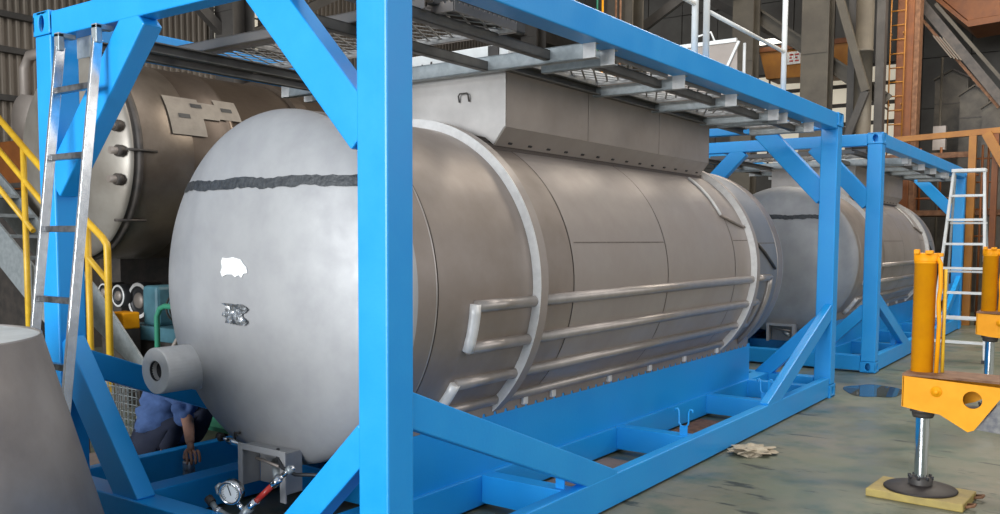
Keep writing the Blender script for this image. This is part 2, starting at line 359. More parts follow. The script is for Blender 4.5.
# yellow crane hook block housing with white sign
t = thing('crane_cabin', 'orange-yellow tapered crane housing behind the steel columns, with a small white sign', 'crane', (-3.8, 17, 4.85))
quick(lambda bm: prism(bm, [(-0.88, 0, 0.66), (1.05, 0, 0.66), (1.05, 0, 0.0), (-0.72, 0, 0.06)], 0, (0, 0.8, 0)), 'body', ORANGEB, t, 0.01)
bxo('rim', (-0.92, -0.05, 0.64), (1.08, 0.85, 0.74), ORANGE, t)
bxo('sign', (-0.26, -0.03, 0.32), (0.02, -0.005, 0.58), WHITE, t)
for i in range(3):
    for j in range(2): bxo('sign_mark', (-0.21+j*0.12, -0.036, 0.37+i*0.065), (-0.13+j*0.12-(i % 2)*0.03, -0.03, 0.40+i*0.065), RED, t)
tag(bxo('ceiling_lamp', (-4.62, 16.7, 5.62), (-4.0, 16.86, 5.70), mat('lamp_tube', (1, 0.95, 0.85), 0.4, emit=((1.0, 0.93, 0.8), 3.0))), 'bright strip lamp above the yellow crane housing', 'lamp')
# ducts with gable tops and diagonal conveyor
def gable_duct(x, y, w, h, z0, label):
    t = thing('gabled_duct', label, 'duct', (x, y, 0))
    quick(lambda bm: prism(bm, [(-w/2, 0, z0), (w/2, 0, z0), (w/2, 0, h-0.17), (0.02, 0, h), (-w/2, 0, h-0.17)], 0, (0, 0.38, 0)), 'body', DUCT, t)
    beo('roof_edge', (-w/2-0.03, -0.02, h-0.18), (0.02, -0.02, h+0.01), 0.1, 0.03, GREY, t)
    beo('roof_edge', (0.02, -0.02, h+0.01), (w/2+0.03, -0.02, h-0.18), 0.1, 0.03, DARK, t)
    bxo('joint_band', (-w/2-0.006, -0.01, h*0.86), (w/2+0.006, 0.0, h*0.86+0.02), DARK, t)
gable_duct(-1.06, 18.3, 0.62, 4.95, 0, 'tall dark duct with gabled top, nearest the orange column')
gable_duct(-0.55, 17.7, 0.5, 4.50, 0, 'middle dark gabled duct under the slanting conveyor')
gable_duct(-0.10, 17.2, 0.46, 4.15, 0, 'lowest dark gabled duct under the slanting conveyor')
t = thing('slanting_conveyor', 'dark slanting conveyor truss dropping to the right beside the orange column', 'conveyor', (-1.3, 16, 5.8))
beo('chord', (0.0, 0, 0.1), (2.3, 0, -3.05), 0.35, 0.16, DARK, t)
beo('chord', (0.28, 0, 0.0), (2.45, 0, -2.85), 0.06, 0.06, GREY, t)
for i in range(4): beo('tread', (0.30+i*0.055, -0.22, -0.62-i*0.02), (0.62+i*0.055, -0.22, -1.06-i*0.02), 0.05, 0.02, CLAD, t)
beo('chord', (0.1, -0.1, -0.3), (1.4, -0.1, -2.0), 0.06, 0.05, RUST, t)
# thin pale standpipe with box
t = thing('standpipe', 'thin pale standpipe with a small box beside the orange column', 'pipe', (-0.95, 16.5, 0))
tuo('pipe', [(0, 0, 0), (0, 0, 4.9)], 0.022, GREY, t); bxo('box', (-0.10, -0.1, 3.15), (0.12, 0.06, 3.6), SHEET, t)
# orange frame with platform behind the second container
t = thing('orange_stand', 'orange steel service frame with railings behind the second blue frame', 'frame', (-0.36, 14.44, -0.19)); t.scale = (1.13, 1.13, 1.13)
beo('top_beam', (-1.1, 0, 2.97), (0.9, 0, 3.05), 0.1, 0.085, ORANGEB, t)
bxo('post', (0.19, -0.05, 0.17), (0.29, 0.05, 2.98), ORANGEB, t); bxo('post', (0.50, -0.05, 0.17), (0.58, 0.05, 3.0), ORANGE, t)
beo('brace', (0.42, -0.08, 3.0), (1.0, -0.08, 1.9), 0.08, 0.13, ORANGEB, t)
for x in (0.36, 0.44): tuo('rail_post', [(x, 0.1, 0.17), (x, 0.1, 2.85)], 0.018, ORANGE, t, 6)
for z in (1.5, 1.9, 2.3, 2.65): tuo('rail', [(0.24, 0.1, z), (0.56, 0.1, z)], 0.014, ORANGE, t, 6)
for x in (-0.9, -0.6, -0.3): tuo('rail_post', [(x, 0.7, 1.9), (x, 0.7, 2.9)], 0.02, ORANGE, t, 6)
for z in (2.1, 2.45): tuo('rail', [(-1.2, 0.7, z), (0.24, 0.7, z)], 0.018, ORANGE, t, 6)
bxo('platform', (-1.3, 0.3, 1.82), (0.9, 1.3, 1.9), RUST, t)
bxo('mid_beam', (-1.1, 0.05, 2.68), (0.19, 0.13, 2.76), RUST, t)
# olive machine cabinet right edge, wheel loader dark shape
t = thing('machine_cabinet', 'olive green machine cabinet at the right edge behind the second yellow jack', 'cabinet', (1.45, 16.6, 0))
bxo('body', (-0.75, 0, 0.25), (1.2, 1.2, 2.15), OLIVE, t, 0.02); bxo('top', (-0.8, -0.05, 2.15), (1.25, 1.25, 2.22), PANEL, t); bxo('plinth', (-0.7, 0.05, 0), (1.15, 1.15, 0.25), DARK, t)
t = thing('dark_drum', 'dark drum on a stand seen behind the rungs of the white stepladder', 'drum', (0.02, 18.6, 0))
lao('shell', [(0, 0), (0.55, 0), (0.6, 0.05), (0.6, 1.2), (0, 1.2)], (0, 0, 1.1), DARK, t, 'y', 28)
lao('rim', [(0.55, -0.01), (0.63, -0.01), (0.63, 0.08), (0.55, 0.08)], (0, 0, 1.1), SHEET, t, 'y', 28)
bxo('cradle', (-0.5, 0.2, 0), (0.5, 1.0, 0.62), RUST, t)

# ------------------------------------------------------------------ container tank
CW, CL, CH = 2.438, 6.058, 2.5725
TX, TZ, TR = -1.21, 1.19, 0.872
D0, DA = 0.563, 0.2475      # dish tangent and depth
def cyl(theta, y, r=TR):
    a = math.radians(theta); return Vector((TX+r*math.cos(a), y, TZ+r*math.sin(a)))
def dish_pt(x, z, off=0.0):
    q = ((x-TX)**2+(z-TZ)**2)/TR**2
    n = Vector(((x-TX)/TR**2, 0, (z-TZ)/TR**2)); y = D0-DA*math.sqrt(max(0.0, 1-q)); n.y = (y-D0)/DA**2
    return Vector((x, y, z))+n.normalized()*off
def dish_patch(bm, pts_grid, off, th=0.002):
    g = [[bm.verts.new(dish_pt(x, z, off)) for x, z in row] for row in pts_grid]
    for a, b in zip(g, g[1:]):
        for k in range(len(a)-1): bm.faces.new((a[k], a[k+1], b[k+1], b[k])).smooth = True

def casting(parent, sx, sy, sz):
    """corner casting with oval holes in its three outward faces; sx, sy, sz = outward signs"""
    x = 0 if sx > 0 else -CW; y = 0 if sy < 0 else CL; z = 0 if sz < 0 else CH
    w, l, h = 0.162, 0.178, 0.118
    cx, cy, cz = x-sx*w/2, y-sy*l/2, z-sz*h/2
    bm = bmesh.new(); th = 0.02
    plate_hole(bm, (cx, y, cz), (1, 0, 0), (0, 0, 1), w/2, h/2, 0.026, 0.042, th, (0, sy, 0))
    plate_hole(bm, (x, cy, cz), (0, 1, 0), (0, 0, 1), l/2, h/2, 0.026, 0.038, th, (sx, 0, 0))
    plate_hole(bm, (cx, cy, z), (1, 0, 0), (0, 1, 0), w/2, l/2, 0.03, 0.055, th, (0, 0, sz))
    box(bm, (cx-w/2, cy-l/2, min(cz-sz*h/2, cz-sz*(h/2-0.01))), (cx+w/2, cy+l/2, max(cz-sz*h/2, cz-sz*(h/2-0.01))))
    xi, yi = x-sx*w, y-sy*l
    box(bm, (min(xi, xi+sx*0.01), cy-l/2, cz-h/2), (max(xi, xi+sx*0.01), cy+l/2, cz+h/2))
    box(bm, (cx-w/2, min(yi, yi+sy*0.01), cz-h/2), (cx+w/2, max(yi, yi+sy*0.01), cz+h/2))
    obj('corner_casting', bm, BLUE, parent, 0.006)

def serrated_bar(bm, p0, p1, h, teeth, side, th=0.005):
    p0, p1 = Vector(p0), Vector(p1); d = (p1-p0)/teeth; poly = []
    for i in range(teeth):
        poly += [p0+d*i+V(0, 0, h), p0+d*(i+0.45)+V(0, 0, h), p0+d*(i+0.55)+V(0, 0, h-0.008), p0+d*(i+0.95)+V(0, 0, h-0.008)]
    poly += [p1+V(0, 0, h), p1, p0]
    prism(bm, poly, 0, Vector(side)*th)
def grating(parent, x0, x1, y0, y1, z):
    g = quick(lambda bm: [box(bm, (x0, y0, z), (x1, y0+0.006, z+0.035)), box(bm, (x0, y1-0.006, z), (x1, y1, z+0.035)), box(bm, (x0, y0, z), (x0+0.005, y1, z+0.03)), box(bm, (x1-0.005, y0, z), (x1, y1, z+0.03))], 'walkway_grating', GRATE, parent)
    def mesh_(bm):      # expanded metal: crossing slanted strands
        w, l, pitch = x1-x0, y1-y0, 0.075
        for sgn in (1, -1):
            n = int((w+l*0.5)/pitch)+2
            for i in range(-2, n):
                xa = x0+i*pitch*1.0; sl = 0.5*sgn
                off = 0 if sgn > 0 else l*0.5
                p = [(xa+off-(l*0.5 if sgn > 0 else 0), y0), (xa+off-(l*0.5 if sgn > 0 else 0)+sl*l, y1)]
                (ax, ay), (bx_, by) = p
                if ax > bx_: (ax, ay), (bx_, by) = (bx_, by), (ax, ay)
                if bx_ <= x0 or ax >= x1: continue
                f = lambda x: ay+(by-ay)*(x-ax)/(bx_-ax)
                cx0, cx1 = max(ax, x0), min(bx_, x1)
                if cx1-cx0 < 0.02: continue
                beam(bm, (cx0, f(cx0), z+0.02), (cx1, f(cx1), z+0.02), 0.011, 0.003, (0.9, -0.45*sgn, 0))
    b = quick(mesh_, 'mesh_strand', GRATE, g); b['kind'] = 'stuff'
    bxo('edge_bar', (x0, y1, z-0.006), (x1, y1+0.005, z+0.034), SHEET, g)
    quick(lambda bm: (serrated_bar(bm, (x0, y0-0.005, z), (x1, y0-0.005, z), 0.045, max(6, int((x1-x0)/0.035)), (0, 1, 0)),
                      serrated_bar(bm, (x1, y0, z), (x1, y1, z), 0.045, max(6, int((y1-y0)/0.035)), (1, 0, 0))), 'serrated_edge', SHEET, g)
def channel(bm, p0, p1, h, fl, side, th=0.006):
    """C channel: web h high standing at p0-p1, flanges fl deep towards side"""
    p0, p1, s = Vector(p0), Vector(p1), Vector(side)
    a, b = p0, p1; z = V(0, 0, 1)
    def bx(o0, o1):
        lo = [min(a[i]+o0[i], b[i]+o0[i], a[i]+o1[i], b[i]+o1[i]) for i in range(3)]; hi = [max(a[i]+o0[i], b[i]+o0[i], a[i]+o1[i], b[i]+o1[i]) for i in range(3)]
        box(bm, lo, hi)
    bx(V(0, 0, 0), s*th+z*h); bx(V(0, 0, 0), s*fl+z*th); bx(z*(h-th), s*fl+z*h)

def make_container():
    R = thing('tank_container', 'nearest blue container frame carrying a bare stainless tank with pale domed end', 'tank container')
    X = lambda s, v: -v if s > 0 else -CW+v      # distance v in from the side s
    Y = lambda s, v: v if s < 0 else CL-v
    for sx in (1, -1):
        for sy in (-1, 1):
            casting(R, sx, sy, -1); casting(R, sx, sy, 1)
            bxo('corner_post', (X(sx, 0.008), Y(sy, 0.006), 0.118), (X(sx, 0.158), Y(sy, 0.152), CH-0.118), BLUE, R, 0.008)
        bxo('top_rail', (X(sx, 0.008), 0.178, 2.425), (X(sx, 0.135), CL-0.178, CH-0.006), BLUE, R, 0.006)
        bxo('bottom_rail', (X(sx, 0.012), 0.178, 0.012), (X(sx, 0.082), CL-0.178, 0.185), BLUE, R, 0.006)
        bxo('inner_rail', (X(sx, 0.58), 0.15, 0.016), (X(sx, 0.72), CL-0.15, 0.182), BLUE, R, 0.006)
        sw = bxo('saddle_web', (X(sx, 0.60), 0.50 if sx > 0 else 1.05, 0.18), (X(sx, 0.615), CL-0.62, 0.505), BLUE, R)
        def strip(bm):
            n = 47; y0, y1 = (0.60 if sx > 0 else 1.05), CL-0.68; pts = []
            x = X(sx, 0.596 if sx > 0 else 0.596)
            for i in range(n):
                ya = y0+(y1-y0)*i/n; yb = y0+(y1-y0)*(i+1)/n
                pts += [(x, ya, 0.485), (x, ya+(yb-ya)*0.7, 0.485), (x, ya+(yb-ya)*0.75, 0.503), (x, ya+(yb-ya)*0.95, 0.503)]
            pts += [(x, y1, 0.575), (x, y0, 0.575)]
            prism(bm, pts, 0, (-sx*0.03, 0, 0))
        quick(strip, 'saddle_strip', SHELLB, R)
        for y in (1.75, 2.05, 2.75, 3.35, 3.95, 4.6):
            bxo('lug', (X(sx, 0.575), y, 0.50), (X(sx, 0.60), y+0.045, 0.545), RING, R, 0.006)
        # sloping side braces at both ends
        for sy in (-1, 1):
            beo('side_brace', (X(sx, 0.047), Y(sy, 0.10), 0.805), (X(sx, 0.047), Y(sy, 1.80), 0.135), 0.068, 0.135, BLUE, R, (1, 0, 0), 0.006)
            # end frame braces
            p_, q_, w_ = ((0.13, 0.69), (0.68, 0.14), 0.125) if sx > 0 else ((0.13, 0.875), (0.73, 0.13), 0.172)
            beo('end_brace', (X(sx, p_[0]), Y(sy, 0.07), p_[1]), (X(sx, q_[0]), Y(sy, 0.07), q_[1]), 0.10, w_, BLUE, R, (0, 1, 0), 0.006)
        for y in (1.36, 2.88, 4.41, 5.35):
            bxo('cross_member', (X(sx, 0.08), y, 0.03), (X(sx, 0.582), y+0.10, 0.182), BLUE, R, 0.004)
        for y in (1.39, 2.90, 4.43):
            cx = X(sx, 0.112)
            hk = bxo('hose_hook', (cx-0.026, y, 0.18), (cx+0.026, y+0.006, 0.245), BLUE, R)
            def ybar(bm, cx=cx, y=y):
                for s in (-1, 1):
                    pts = [(cx+s*0.004, y+0.003, 0.238), (cx+s*0.02, y+0.003, 0.243), (cx+s*0.032, y+0.003, 0.26), (cx+s*0.034, y+0.003, 0.335), (cx+s*0.042, y+0.003, 0.352), (cx+s*0.056, y+0.003, 0.352), (cx+s*0.062, y+0.003, 0.335)]
                    tube(bm, pts, 0.006, 8)
            quick(ybar, 'hook_fork', BLUE, hk)
    for sy in (-1, 1):
        bxo('top_end_beam', (-0.162, Y(sy, 0.008), 2.438), (-CW+0.162, Y(sy, 0.105), CH-0.008), BLUE, R, 0.006)
        bxo('bottom_end_beam', (-0.162, Y(sy, 0.008), 0.016), (-CW+0.162, Y(sy, 0.145), 0.176), BLUE, R, 0.006)
        for sx in (1, -1):
            if sx > 0: a, b = (X(sx, 0.13), Y(sy, 0.06), 1.825), (X(sx, 0.725), Y(sy, 0.06), 2.46)
            else: a, b = (X(sx, 0.13), Y(sy, 0.06), 1.70), (X(sx, 0.89), Y(sy, 0.06), 2.46)
            beo('end_brace', a, b, 0.10, 0.17, BLUE, R, (0, 1, 0), 0.008)
    for y in (0.95, 3.65, 5.05):
        bxo('floor_member', (-0.72, y, 0.03), (-CW+0.72, y+0.10, 0.18), BLUE, R, 0.004)
    # ---- vessel
    V0 = lao('vessel', [(TR-0.006, D0+0.01), (TR-0.006, CL-D0-0.01)], (TX, 0, TZ), SEAM, R, 'y', 96)
    for s, y0 in ((1, D0), (-1, CL-D0)):
        prof = [(TR*math.sin(a), y0-s*DA*math.cos(a)) for a in [i/22*PI/2 for i in range(23)]]
        lao('dish_end', prof, (TX, 0, TZ), DISH, V0, 'y', 128)
        lao('dish_flange', [(TR, y0), (TR, y0+s*0.125)], (TX, 0, TZ), SHELLB, V0, 'y', 128)  # flange's brown reflection put into its colour by the warmer steel
    cuts = [0.698, 1.889, 3.119, 4.35, 4.775, CL-0.698]
    for i, (a, b) in enumerate(zip(cuts, cuts[1:])):
        lao('shell_course', [(TR, a+0.005), (TR, b-0.005)], (TX, 0, TZ), COOL if i == 4 else SHELL if i else SHELLB, V0, 'y', 128)
    # tangent weld, bright bead beside the dark groove
    for y in (0.694, CL-0.694): lao('weld_bead', [(TR, y-0.008), (TR+0.003, y-0.004), (TR+0.003, y-0.001), (TR, y+0.001)], (TX, 0, TZ), PIPE, V0, 'y', 128)
    def lseam(bm, th, ya, yb):
        n = 1; p = []
        for dth in (-0.22, 0.22): p.append(cyl(th+dth, ya, TR+0.0015)); p.append(cyl(th+dth, yb, TR+0.0015))
        v = [bm.verts.new(q) for q in (p[0], p[1], p[3], p[2])]; bm.faces.new(v)
    for th, ya, yb in ((15.2, 1.93, 3.10), (16.0, 4.37, 4.68), (14.5, 4.80, 5.34), (165, 1.93, 3.10)):
        quick(lambda bm: lseam(bm, th, ya, yb), 'weld_seam', SEAM, V0)
    for y in (1.473, 4.700):
        s = 1
        lao('stiffening_ring', [(TR-0.002, y), (0.921, y), (0.921, y+0.006)], (TX, 0, TZ), RING, V0, 'y', 128, smooth=False)
        lao('ring_rim', [(0.921, y+0.005), (0.921, y+0.075), (TR-0.002, y+0.075)], (TX, 0, TZ), SHELL, V0, 'y', 128, smooth=False)
    # half-pipe heating coils
    PR = 0.030
    def coil(pts, nm='heating_pipe', m=PIPE): tuo(nm, pts, PR, m, V0, 14)
    for base in (0, 1):
        A = (lambda t: t) if base == 0 else (lambda t: 180-t)
        for th in (-4.8, -18.2, -31.6, -44.5): coil([cyl(A(th), 1.545, TR+0.008), cyl(A(th), 4.702, TR+0.008)])
        for t0, t1 in ((-4.8, -18.2), (-31.6, -44.5)):
            for th in (t0, t1): coil([cyl(A(th), 0.965, TR+0.008), cyl(A(th), 1.475, TR+0.008)])
            coil([cyl(A(t0+(t1-t0)*i/6+(0.9 if i == 0 else -0.9 if i == 6 else 0)), 0.965, TR+0.010) for i in range(7)], 'coil_return', RING)  # bright steel paints the white highlight on these returns
        coil([cyl(A(-4.8), 4.77, TR+0.008), cyl(A(-4.8), 5.14, TR+0.008)]); coil([cyl(A(-18.2), 4.77, TR+0.008), cyl(A(-18.2), 4.94, TR+0.008)])
        coil([cyl(A(-31.6), 4.77, TR+0.008), cyl(A(-31.6), 4.94, TR+0.008)])
        coil([cyl(A(-4-i*5), 5.14, TR+0.008) for i in range(10)], 'coil_return'); coil([cyl(A(-17.4-i*3), 4.94, TR+0.008) for i in range(6)], 'coil_return')
        # drip gutters
        tuo('drip_gutter', [cyl(A(56-i*4.4), 4.28, TR+0.012) for i in range(7)], 0.012, RING, V0, 6)
        tuo('drip_gutter', [cyl(A(29.6), 4.28, TR+0.012), cyl(A(26.5), 4.45, TR+0.012), cyl(A(23.2), 4.68, TR+0.012)], 0.012, SHELLB, V0, 6)
        tuo('drip_gutter', [cyl(A(17.5), 4.78, TR+0.012), cyl(A(9), 5.02, TR+0.012), cyl(A(0), 5.26, TR+0.012)], 0.013, DARK, V0, 6)
    # tape over the weld of the domed end, a paper patch and a foil patch
    def tape(bm):
        rng = random.Random(3); rows = [[], [], []]; n = 60
        for i in range(n+1):
            x = -2.035+i/n*1.65; zc = 1.690+(0.003 if x > -1.0 else 0)
            zc = 1.694-0.004*math.sin(i*0.4); h = 0.024 if i > 4 else 0.006+0.004*i
            for r_, s in ((0, 1), (1, 0), (2, -1)): rows[r_].append((x, zc+s*(h+rng.uniform(-0.005, 0.005) if s else 0)))
        def ok(p): return (p[0]-TX)**2+(p[1]-TZ)**2 < (TR-0.005)**2
        keep = [i for i in range(n+1) if all(ok(rw[i]) for rw in rows)]
        dish_patch(bm, [[rw[i] for i in keep] for rw in rows], 0.004)
    quick(tape, 'masking_tape', TAPE, V0)
    lao('nozzle', [(0.0, 0.235), (0.046, 0.235), (0.050, 0.195), (0.052, 0.190), (0.112, 0.190), (0.116, 0.194), (0.116, 0.48)], (-1.732, 0, 0.775), NOZ, V0, 'y', 40, smooth=False)
    lao('nozzle_bore', [(0.0, 0.228), (0.049, 0.228), (0.049, 0.192)], (-1.732, 0, 0.775), BLACK, V0, 'y', 24)
    lao('nozzle_weld', [(0.114, 0.405), (0.124, 0.412), (0.124, 0.44), (0.114, 0.45)], (-1.732, 0, 0.775), RING, V0, 'y', 40)
    # outlet bracket under the dome
    BK = DISH
    br = quick(lambda bm: (box(bm, (-1.30, 0.36, 0.425), (-0.985, 0.47, 0.435)), box(bm, (-1.30, 0.36, 0.235), (-1.290, 0.47, 0.43)), box(bm, (-0.995, 0.36, 0.235), (-0.985, 0.47, 0.43)), box(bm, (-1.285, 0.465, 0.235), (-1.0, 0.475, 0.42))), 'outlet_bracket', BK, V0, 0.003)
    br2 = quick(lambda bm: (box(bm, (-1.312, 0.352, 0.23), (-1.280, 0.362, 0.445)), box(bm, (-1.01, 0.352, 0.20), (-0.972, 0.362, 0.445)), box(bm, (-1.28, 0.352, 0.415), (-1.01, 0.362, 0.445))), 'bracket_lip', DISH, V0, 0.002)
    tuo('outlet_valve', [(-1.14, 0.44, 0.36), (-1.10, 0.41, 0.33), (-1.04, 0.37, 0.31)], 0.022, GALV, V0, 12)
    tuo('valve_lever', [(-1.22, 0.39, 0.375), (-1.03, 0.37, 0.365)], 0.008, SHEET, V0, 6)
    # ---- hopper housing on top
    HX, HY0, HY1 = 0.53, 1.70, 4.60
    HH = bxo('hopper_housing', (TX-HX+0.125, HY0+0.015, 1.93), (TX+HX-0.125, HY1-0.015, 2.42), SEAM, R)
    pan = [1.70, 2.62, 3.66, 4.60]
    for s in (1, -1):
        xs = TX+s*HX
        for a, b in zip(pan, pan[1:]):
            bxo('side_panel', (xs-s*0.012, a+0.003, 2.06), (xs, b-0.003, 2.428), SHEET, HH)
        quick(lambda bm: prism(bm, [(xs, HY0, 2.062), (xs-s*0.078, HY0, 1.962), (xs-s*0.086, HY0, 1.962), (xs-s*0.008, HY0, 2.062)], 0, (0, HY1-HY0, 0)), 'skirt_panel', SHELL, HH)
        for i in range(14):
            y = 1.82+i*0.205; f = 0.80; p_ = V(xs-s*0.078*f, y, 2.062-0.10*f)+V(s*0.79, 0, -0.61)*0.002
            beo('bolt_slot', p_, p_+V(0, 0.035, 0), 0.012, 0.004, BLACK, HH, (s*0.61, 0, 0.79))
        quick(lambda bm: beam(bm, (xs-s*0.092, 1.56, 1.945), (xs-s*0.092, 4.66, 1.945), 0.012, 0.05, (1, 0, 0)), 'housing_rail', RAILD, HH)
    poly = [(TX-HX, HY0, 2.428), (TX-HX, HY0, 2.06), (TX-HX+0.078, HY0, 1.962)] + [(TX+0.5*math.sin(a), HY0, 1.93+0.125*math.cos(a)) for a in [-0.9+0.3*i for i in range(7)]] + [(TX+HX-0.078, HY0, 1.962), (TX+HX, HY0, 2.06), (TX+HX, HY0, 2.428)]
    quick(lambda bm: prism(bm, poly, 0, (0, 0.012, 0)), 'end_panel', mat_end, HH, 0.003)
    quick(lambda bm: prism(bm, [(p[0], p[1]+HY1-HY0-0.012, p[2]) for p in poly], 0, (0, 0.012, 0)), 'end_panel', SHEET, HH)
    tuo('handle', [(-0.995, 1.69, 2.215), (-0.995, 1.68, 2.25), (-0.985, 1.68, 2.262), (-0.935, 1.68, 2.262), (-0.925, 1.68, 2.25), (-0.925, 1.69, 2.215)], 0.005, DARK, HH, 6)
    ld = bxo('hopper_lid', (TX-HX, 1.725, 2.43), (TX+HX, 4.57, 2.522), WHITE, HH, 0.008)
    # lid latches on the pale end face
    bxo('latch', (-0.81, 1.712, 2.455), (-0.74, 1.724, 2.515), DARK, HH); tuo('latch', [(-1.30, 1.722, 2.465), (-1.30, 1.712, 2.445), (-1.23, 1.712, 2.455), (-1.23, 1.722, 2.475)], 0.005, DARK, HH, 6)
    # ---- walkway steelwork
    for s in (1, -1):
        xo = lambda v: X(s, v)
        side = (-s, 0, 0)
        for v, a, b in ((0.32, 0.15, 1.60), (0.72, 0.15, 1.60)):
            zc = 2.325 if (s < 0 and v > 0.5) else 2.352 if v > 0.5 else 2.366
            quick(lambda bm: channel(bm, (xo(v), a, zc), (xo(v), b, zc), 0.050, 0.04, side), 'walkway_channel', BARS, R)
        for y, v1 in ((1.785, 0.50), (2.675, 0.70), (3.53, 0.70), (4.40, 0.70), (4.61, 0.70), (5.30, 0.60)):
            quick(lambda bm: channel(bm, (xo(0.05), y, 2.345), (xo(v1), y, 2.345), 0.08, 0.04, (0, 1, 0)), 'walkway_channel', GALV, R)
            bxo('hanger', (xo(0.048), y-0.005, 2.345), (xo(0.128), y+0.003, 2.428), RING, R)
        bxo('hanger', (xo(0.05), 1.585, 2.35), (xo(0.12), 1.59, 2.430), RING, R)
        quick(lambda bm: channel(bm, (xo(0.66), 1.60, 2.355), (xo(0.66), 5.30, 2.355), 0.05, 0.04, (s, 0, 0)), 'walkway_angle', BARS, R)
        quick(lambda bm: channel(bm, (xo(0.20), 1.80, 2.36), (xo(0.20), 5.30, 2.36), 0.05, 0.04, (-s, 0, 0)), 'walkway_angle', BARS, R)
        for a, b in ((1.86, 2.62), (2.76, 3.47), (3.62, 4.34), (4.70, 5.25)):
            grating(R, min(xo(0.14), xo(0.62)), max(xo(0.14), xo(0.62)), a, b, 2.405)
        grating(R, min(xo(0.22), xo(0.90)), max(xo(0.22), xo(0.90)), 0.66, 1.13, 2.412)
    quick(lambda bm: channel(bm, (-0.05, 1.59, 2.35), (-CW+0.05, 1.59, 2.35), 0.08, 0.045, (0, 1, 0)), 'walkway_channel', GALV, R)
    quick(lambda bm: channel(bm, (-0.30, 0.56, 2.41), (-CW+0.30, 0.56, 2.41), 0.05, 0.045, (0, 1, 0)), 'walkway_channel', SHEET, R)
    grating(R, -CW+0.91, -0.91, 0.66, 1.13, 2.412)
    quick(lambda bm: channel(bm, (-0.295, 0.62, 2.445), (-0.295, 1.32, 2.445), 0.05, 0.04, (-1, 0, 0)), 'walkway_channel', BARS, R)
    # small name-plate bracket under the left of the front beam
    bxo('plate_bracket', (-2.205, 0.10, 2.335), (-2.085, 0.106, 2.44), GALV, R)
    return R
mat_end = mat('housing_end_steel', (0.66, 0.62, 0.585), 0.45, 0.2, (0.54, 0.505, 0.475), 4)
first = make_container()
# things that only the first tank has on its dome
def pap(bm):
    pts = [(-1.37, 1.322), (-1.36, 1.342), (-1.33, 1.338), (-1.28, 1.345), (-1.22, 1.335), (-1.205, 1.318), (-1.18, 1.30), (-1.172, 1.275), (-1.20, 1.268), (-1.215, 1.25), (-1.235, 1.262), (-1.26, 1.252), (-1.285, 1.264), (-1.33, 1.262), (-1.36, 1.25), (-1.375, 1.272), (-1.362, 1.295)]
    prismpts = [dish_pt(x, z, 0.005) for x, z in pts]; v = [bm.verts.new(p) for p in prismpts]; bm.faces.new(v)
    w = [bm.verts.new(dish_pt(x, z, 0.001)) for x, z in pts]
    for k in range(len(v)): bm.faces.new((v[k], w[k], w[(k+1) % len(v)], v[(k+1) % len(v)]))
vessel = [c for c in first.children if c.name.startswith('vessel')][0]

second = copy_tree(first)
second['label'] = 'further blue container frame with its own tank, behind the nearest one'
second.location = (-0.02, 7.70, 0.005); second.rotation_euler = (0, 0, math.radians(0.4))
for o in (first, second): o['group'] = 'blue framed tank containers in line'
quick(pap, 'paper_patch', PAPER, vessel)
def foil(bm):
    rng = random.Random(5); n = 9; rows = []
    for j in range(n):
        rows.append([(-1.345+0.155*i/(n-1)+(0.02*math.sin(j*1.3) if i in (0, n-1) else 0)+rng.uniform(-0.006, 0.006), 1.028+0.095*j/(n-1)+rng.uniform(-0.004, 0.004)) for i in range(n)])
    g = [[bm.verts.new(dish_pt(x, z, 0.006+rng.uniform(0, 0.010))) for x, z in row] for row in rows]
    for a, b in zip(g, g[1:]):
        for k in range(n-1): bm.faces.new((a[k], a[k+1], b[k+1], b[k]))
quick(foil, 'foil_patch', FOIL, vessel)
tuo('earth_cable', [(-1.075, 0.40, 0.435), (-1.03, 0.36, 0.415), (-0.98, 0.34, 0.375), (-0.90, 0.35, 0.352), (-0.80, 0.40, 0.355), (-0.68, 0.46, 0.375), (-0.62, 0.5, 0.40)], 0.009, BLACK, vessel, 8)

# guard rail on the nearest frame's top rail
for x, y, lab in ((-0.08, 2.88, 'white tubular guard rail standing on the near part of the blue top rail'), (-0.08, 3.06, 'white tubular guard rail on the far part of the blue top rail')):
    t = thing('guard_rail', lab, 'railing', (x, y, 2.5665), 'folding guard rails on the nearest frame')
    far = y > 3
    ys = (0.0, 1.53) if far else (-1.5, 0.0)
    for yy in ys: tuo('rail_post', [(0, yy, 0), (0, yy, 1.0)], 0.021, WHITE, t, 12)
    for z in (0.32, 0.98): tuo('rail', [(0, ys[0], z), (0, ys[1], z)], 0.014, WHITE, t, 10)
# open inspection lid standing on the far end of the nearest housing
t = thing('inspection_lid', 'pale sheet-metal lid with a handle standing up beyond the blue top rail', 'lid', (-0.77, 4.64, 2.60))
quick(lambda bm: prism(bm, [(-0.50, 0.0, 0.0), (0.30, 0.0, 0.0), (0.28, 0.03, 0.44), (-0.52, 0.03, 0.44)], 0, (0, 0.012, 0)), 'panel', SHEET, t)
beo('edge_trim', (-0.52, 0.02, 0.44), (0.28, 0.02, 0.44), 0.03, 0.03, WHITE, t)
beo('stay', (0.30, 0.02, 0.43), (0.12, -0.02, 0.02), 0.015, 0.02, WHITE, t)
beo('stay', (0.31, 0.12, 0.43), (0.31, 0.12, 0.0), 0.015, 0.02, WHITE, t)
tuo('handle', [(-0.10, 0.02, 0.44), (-0.10, 0.02, 0.50), (0.06, 0.02, 0.53), (0.10, 0.02, 0.44)], 0.008, WHITE, t, 8)

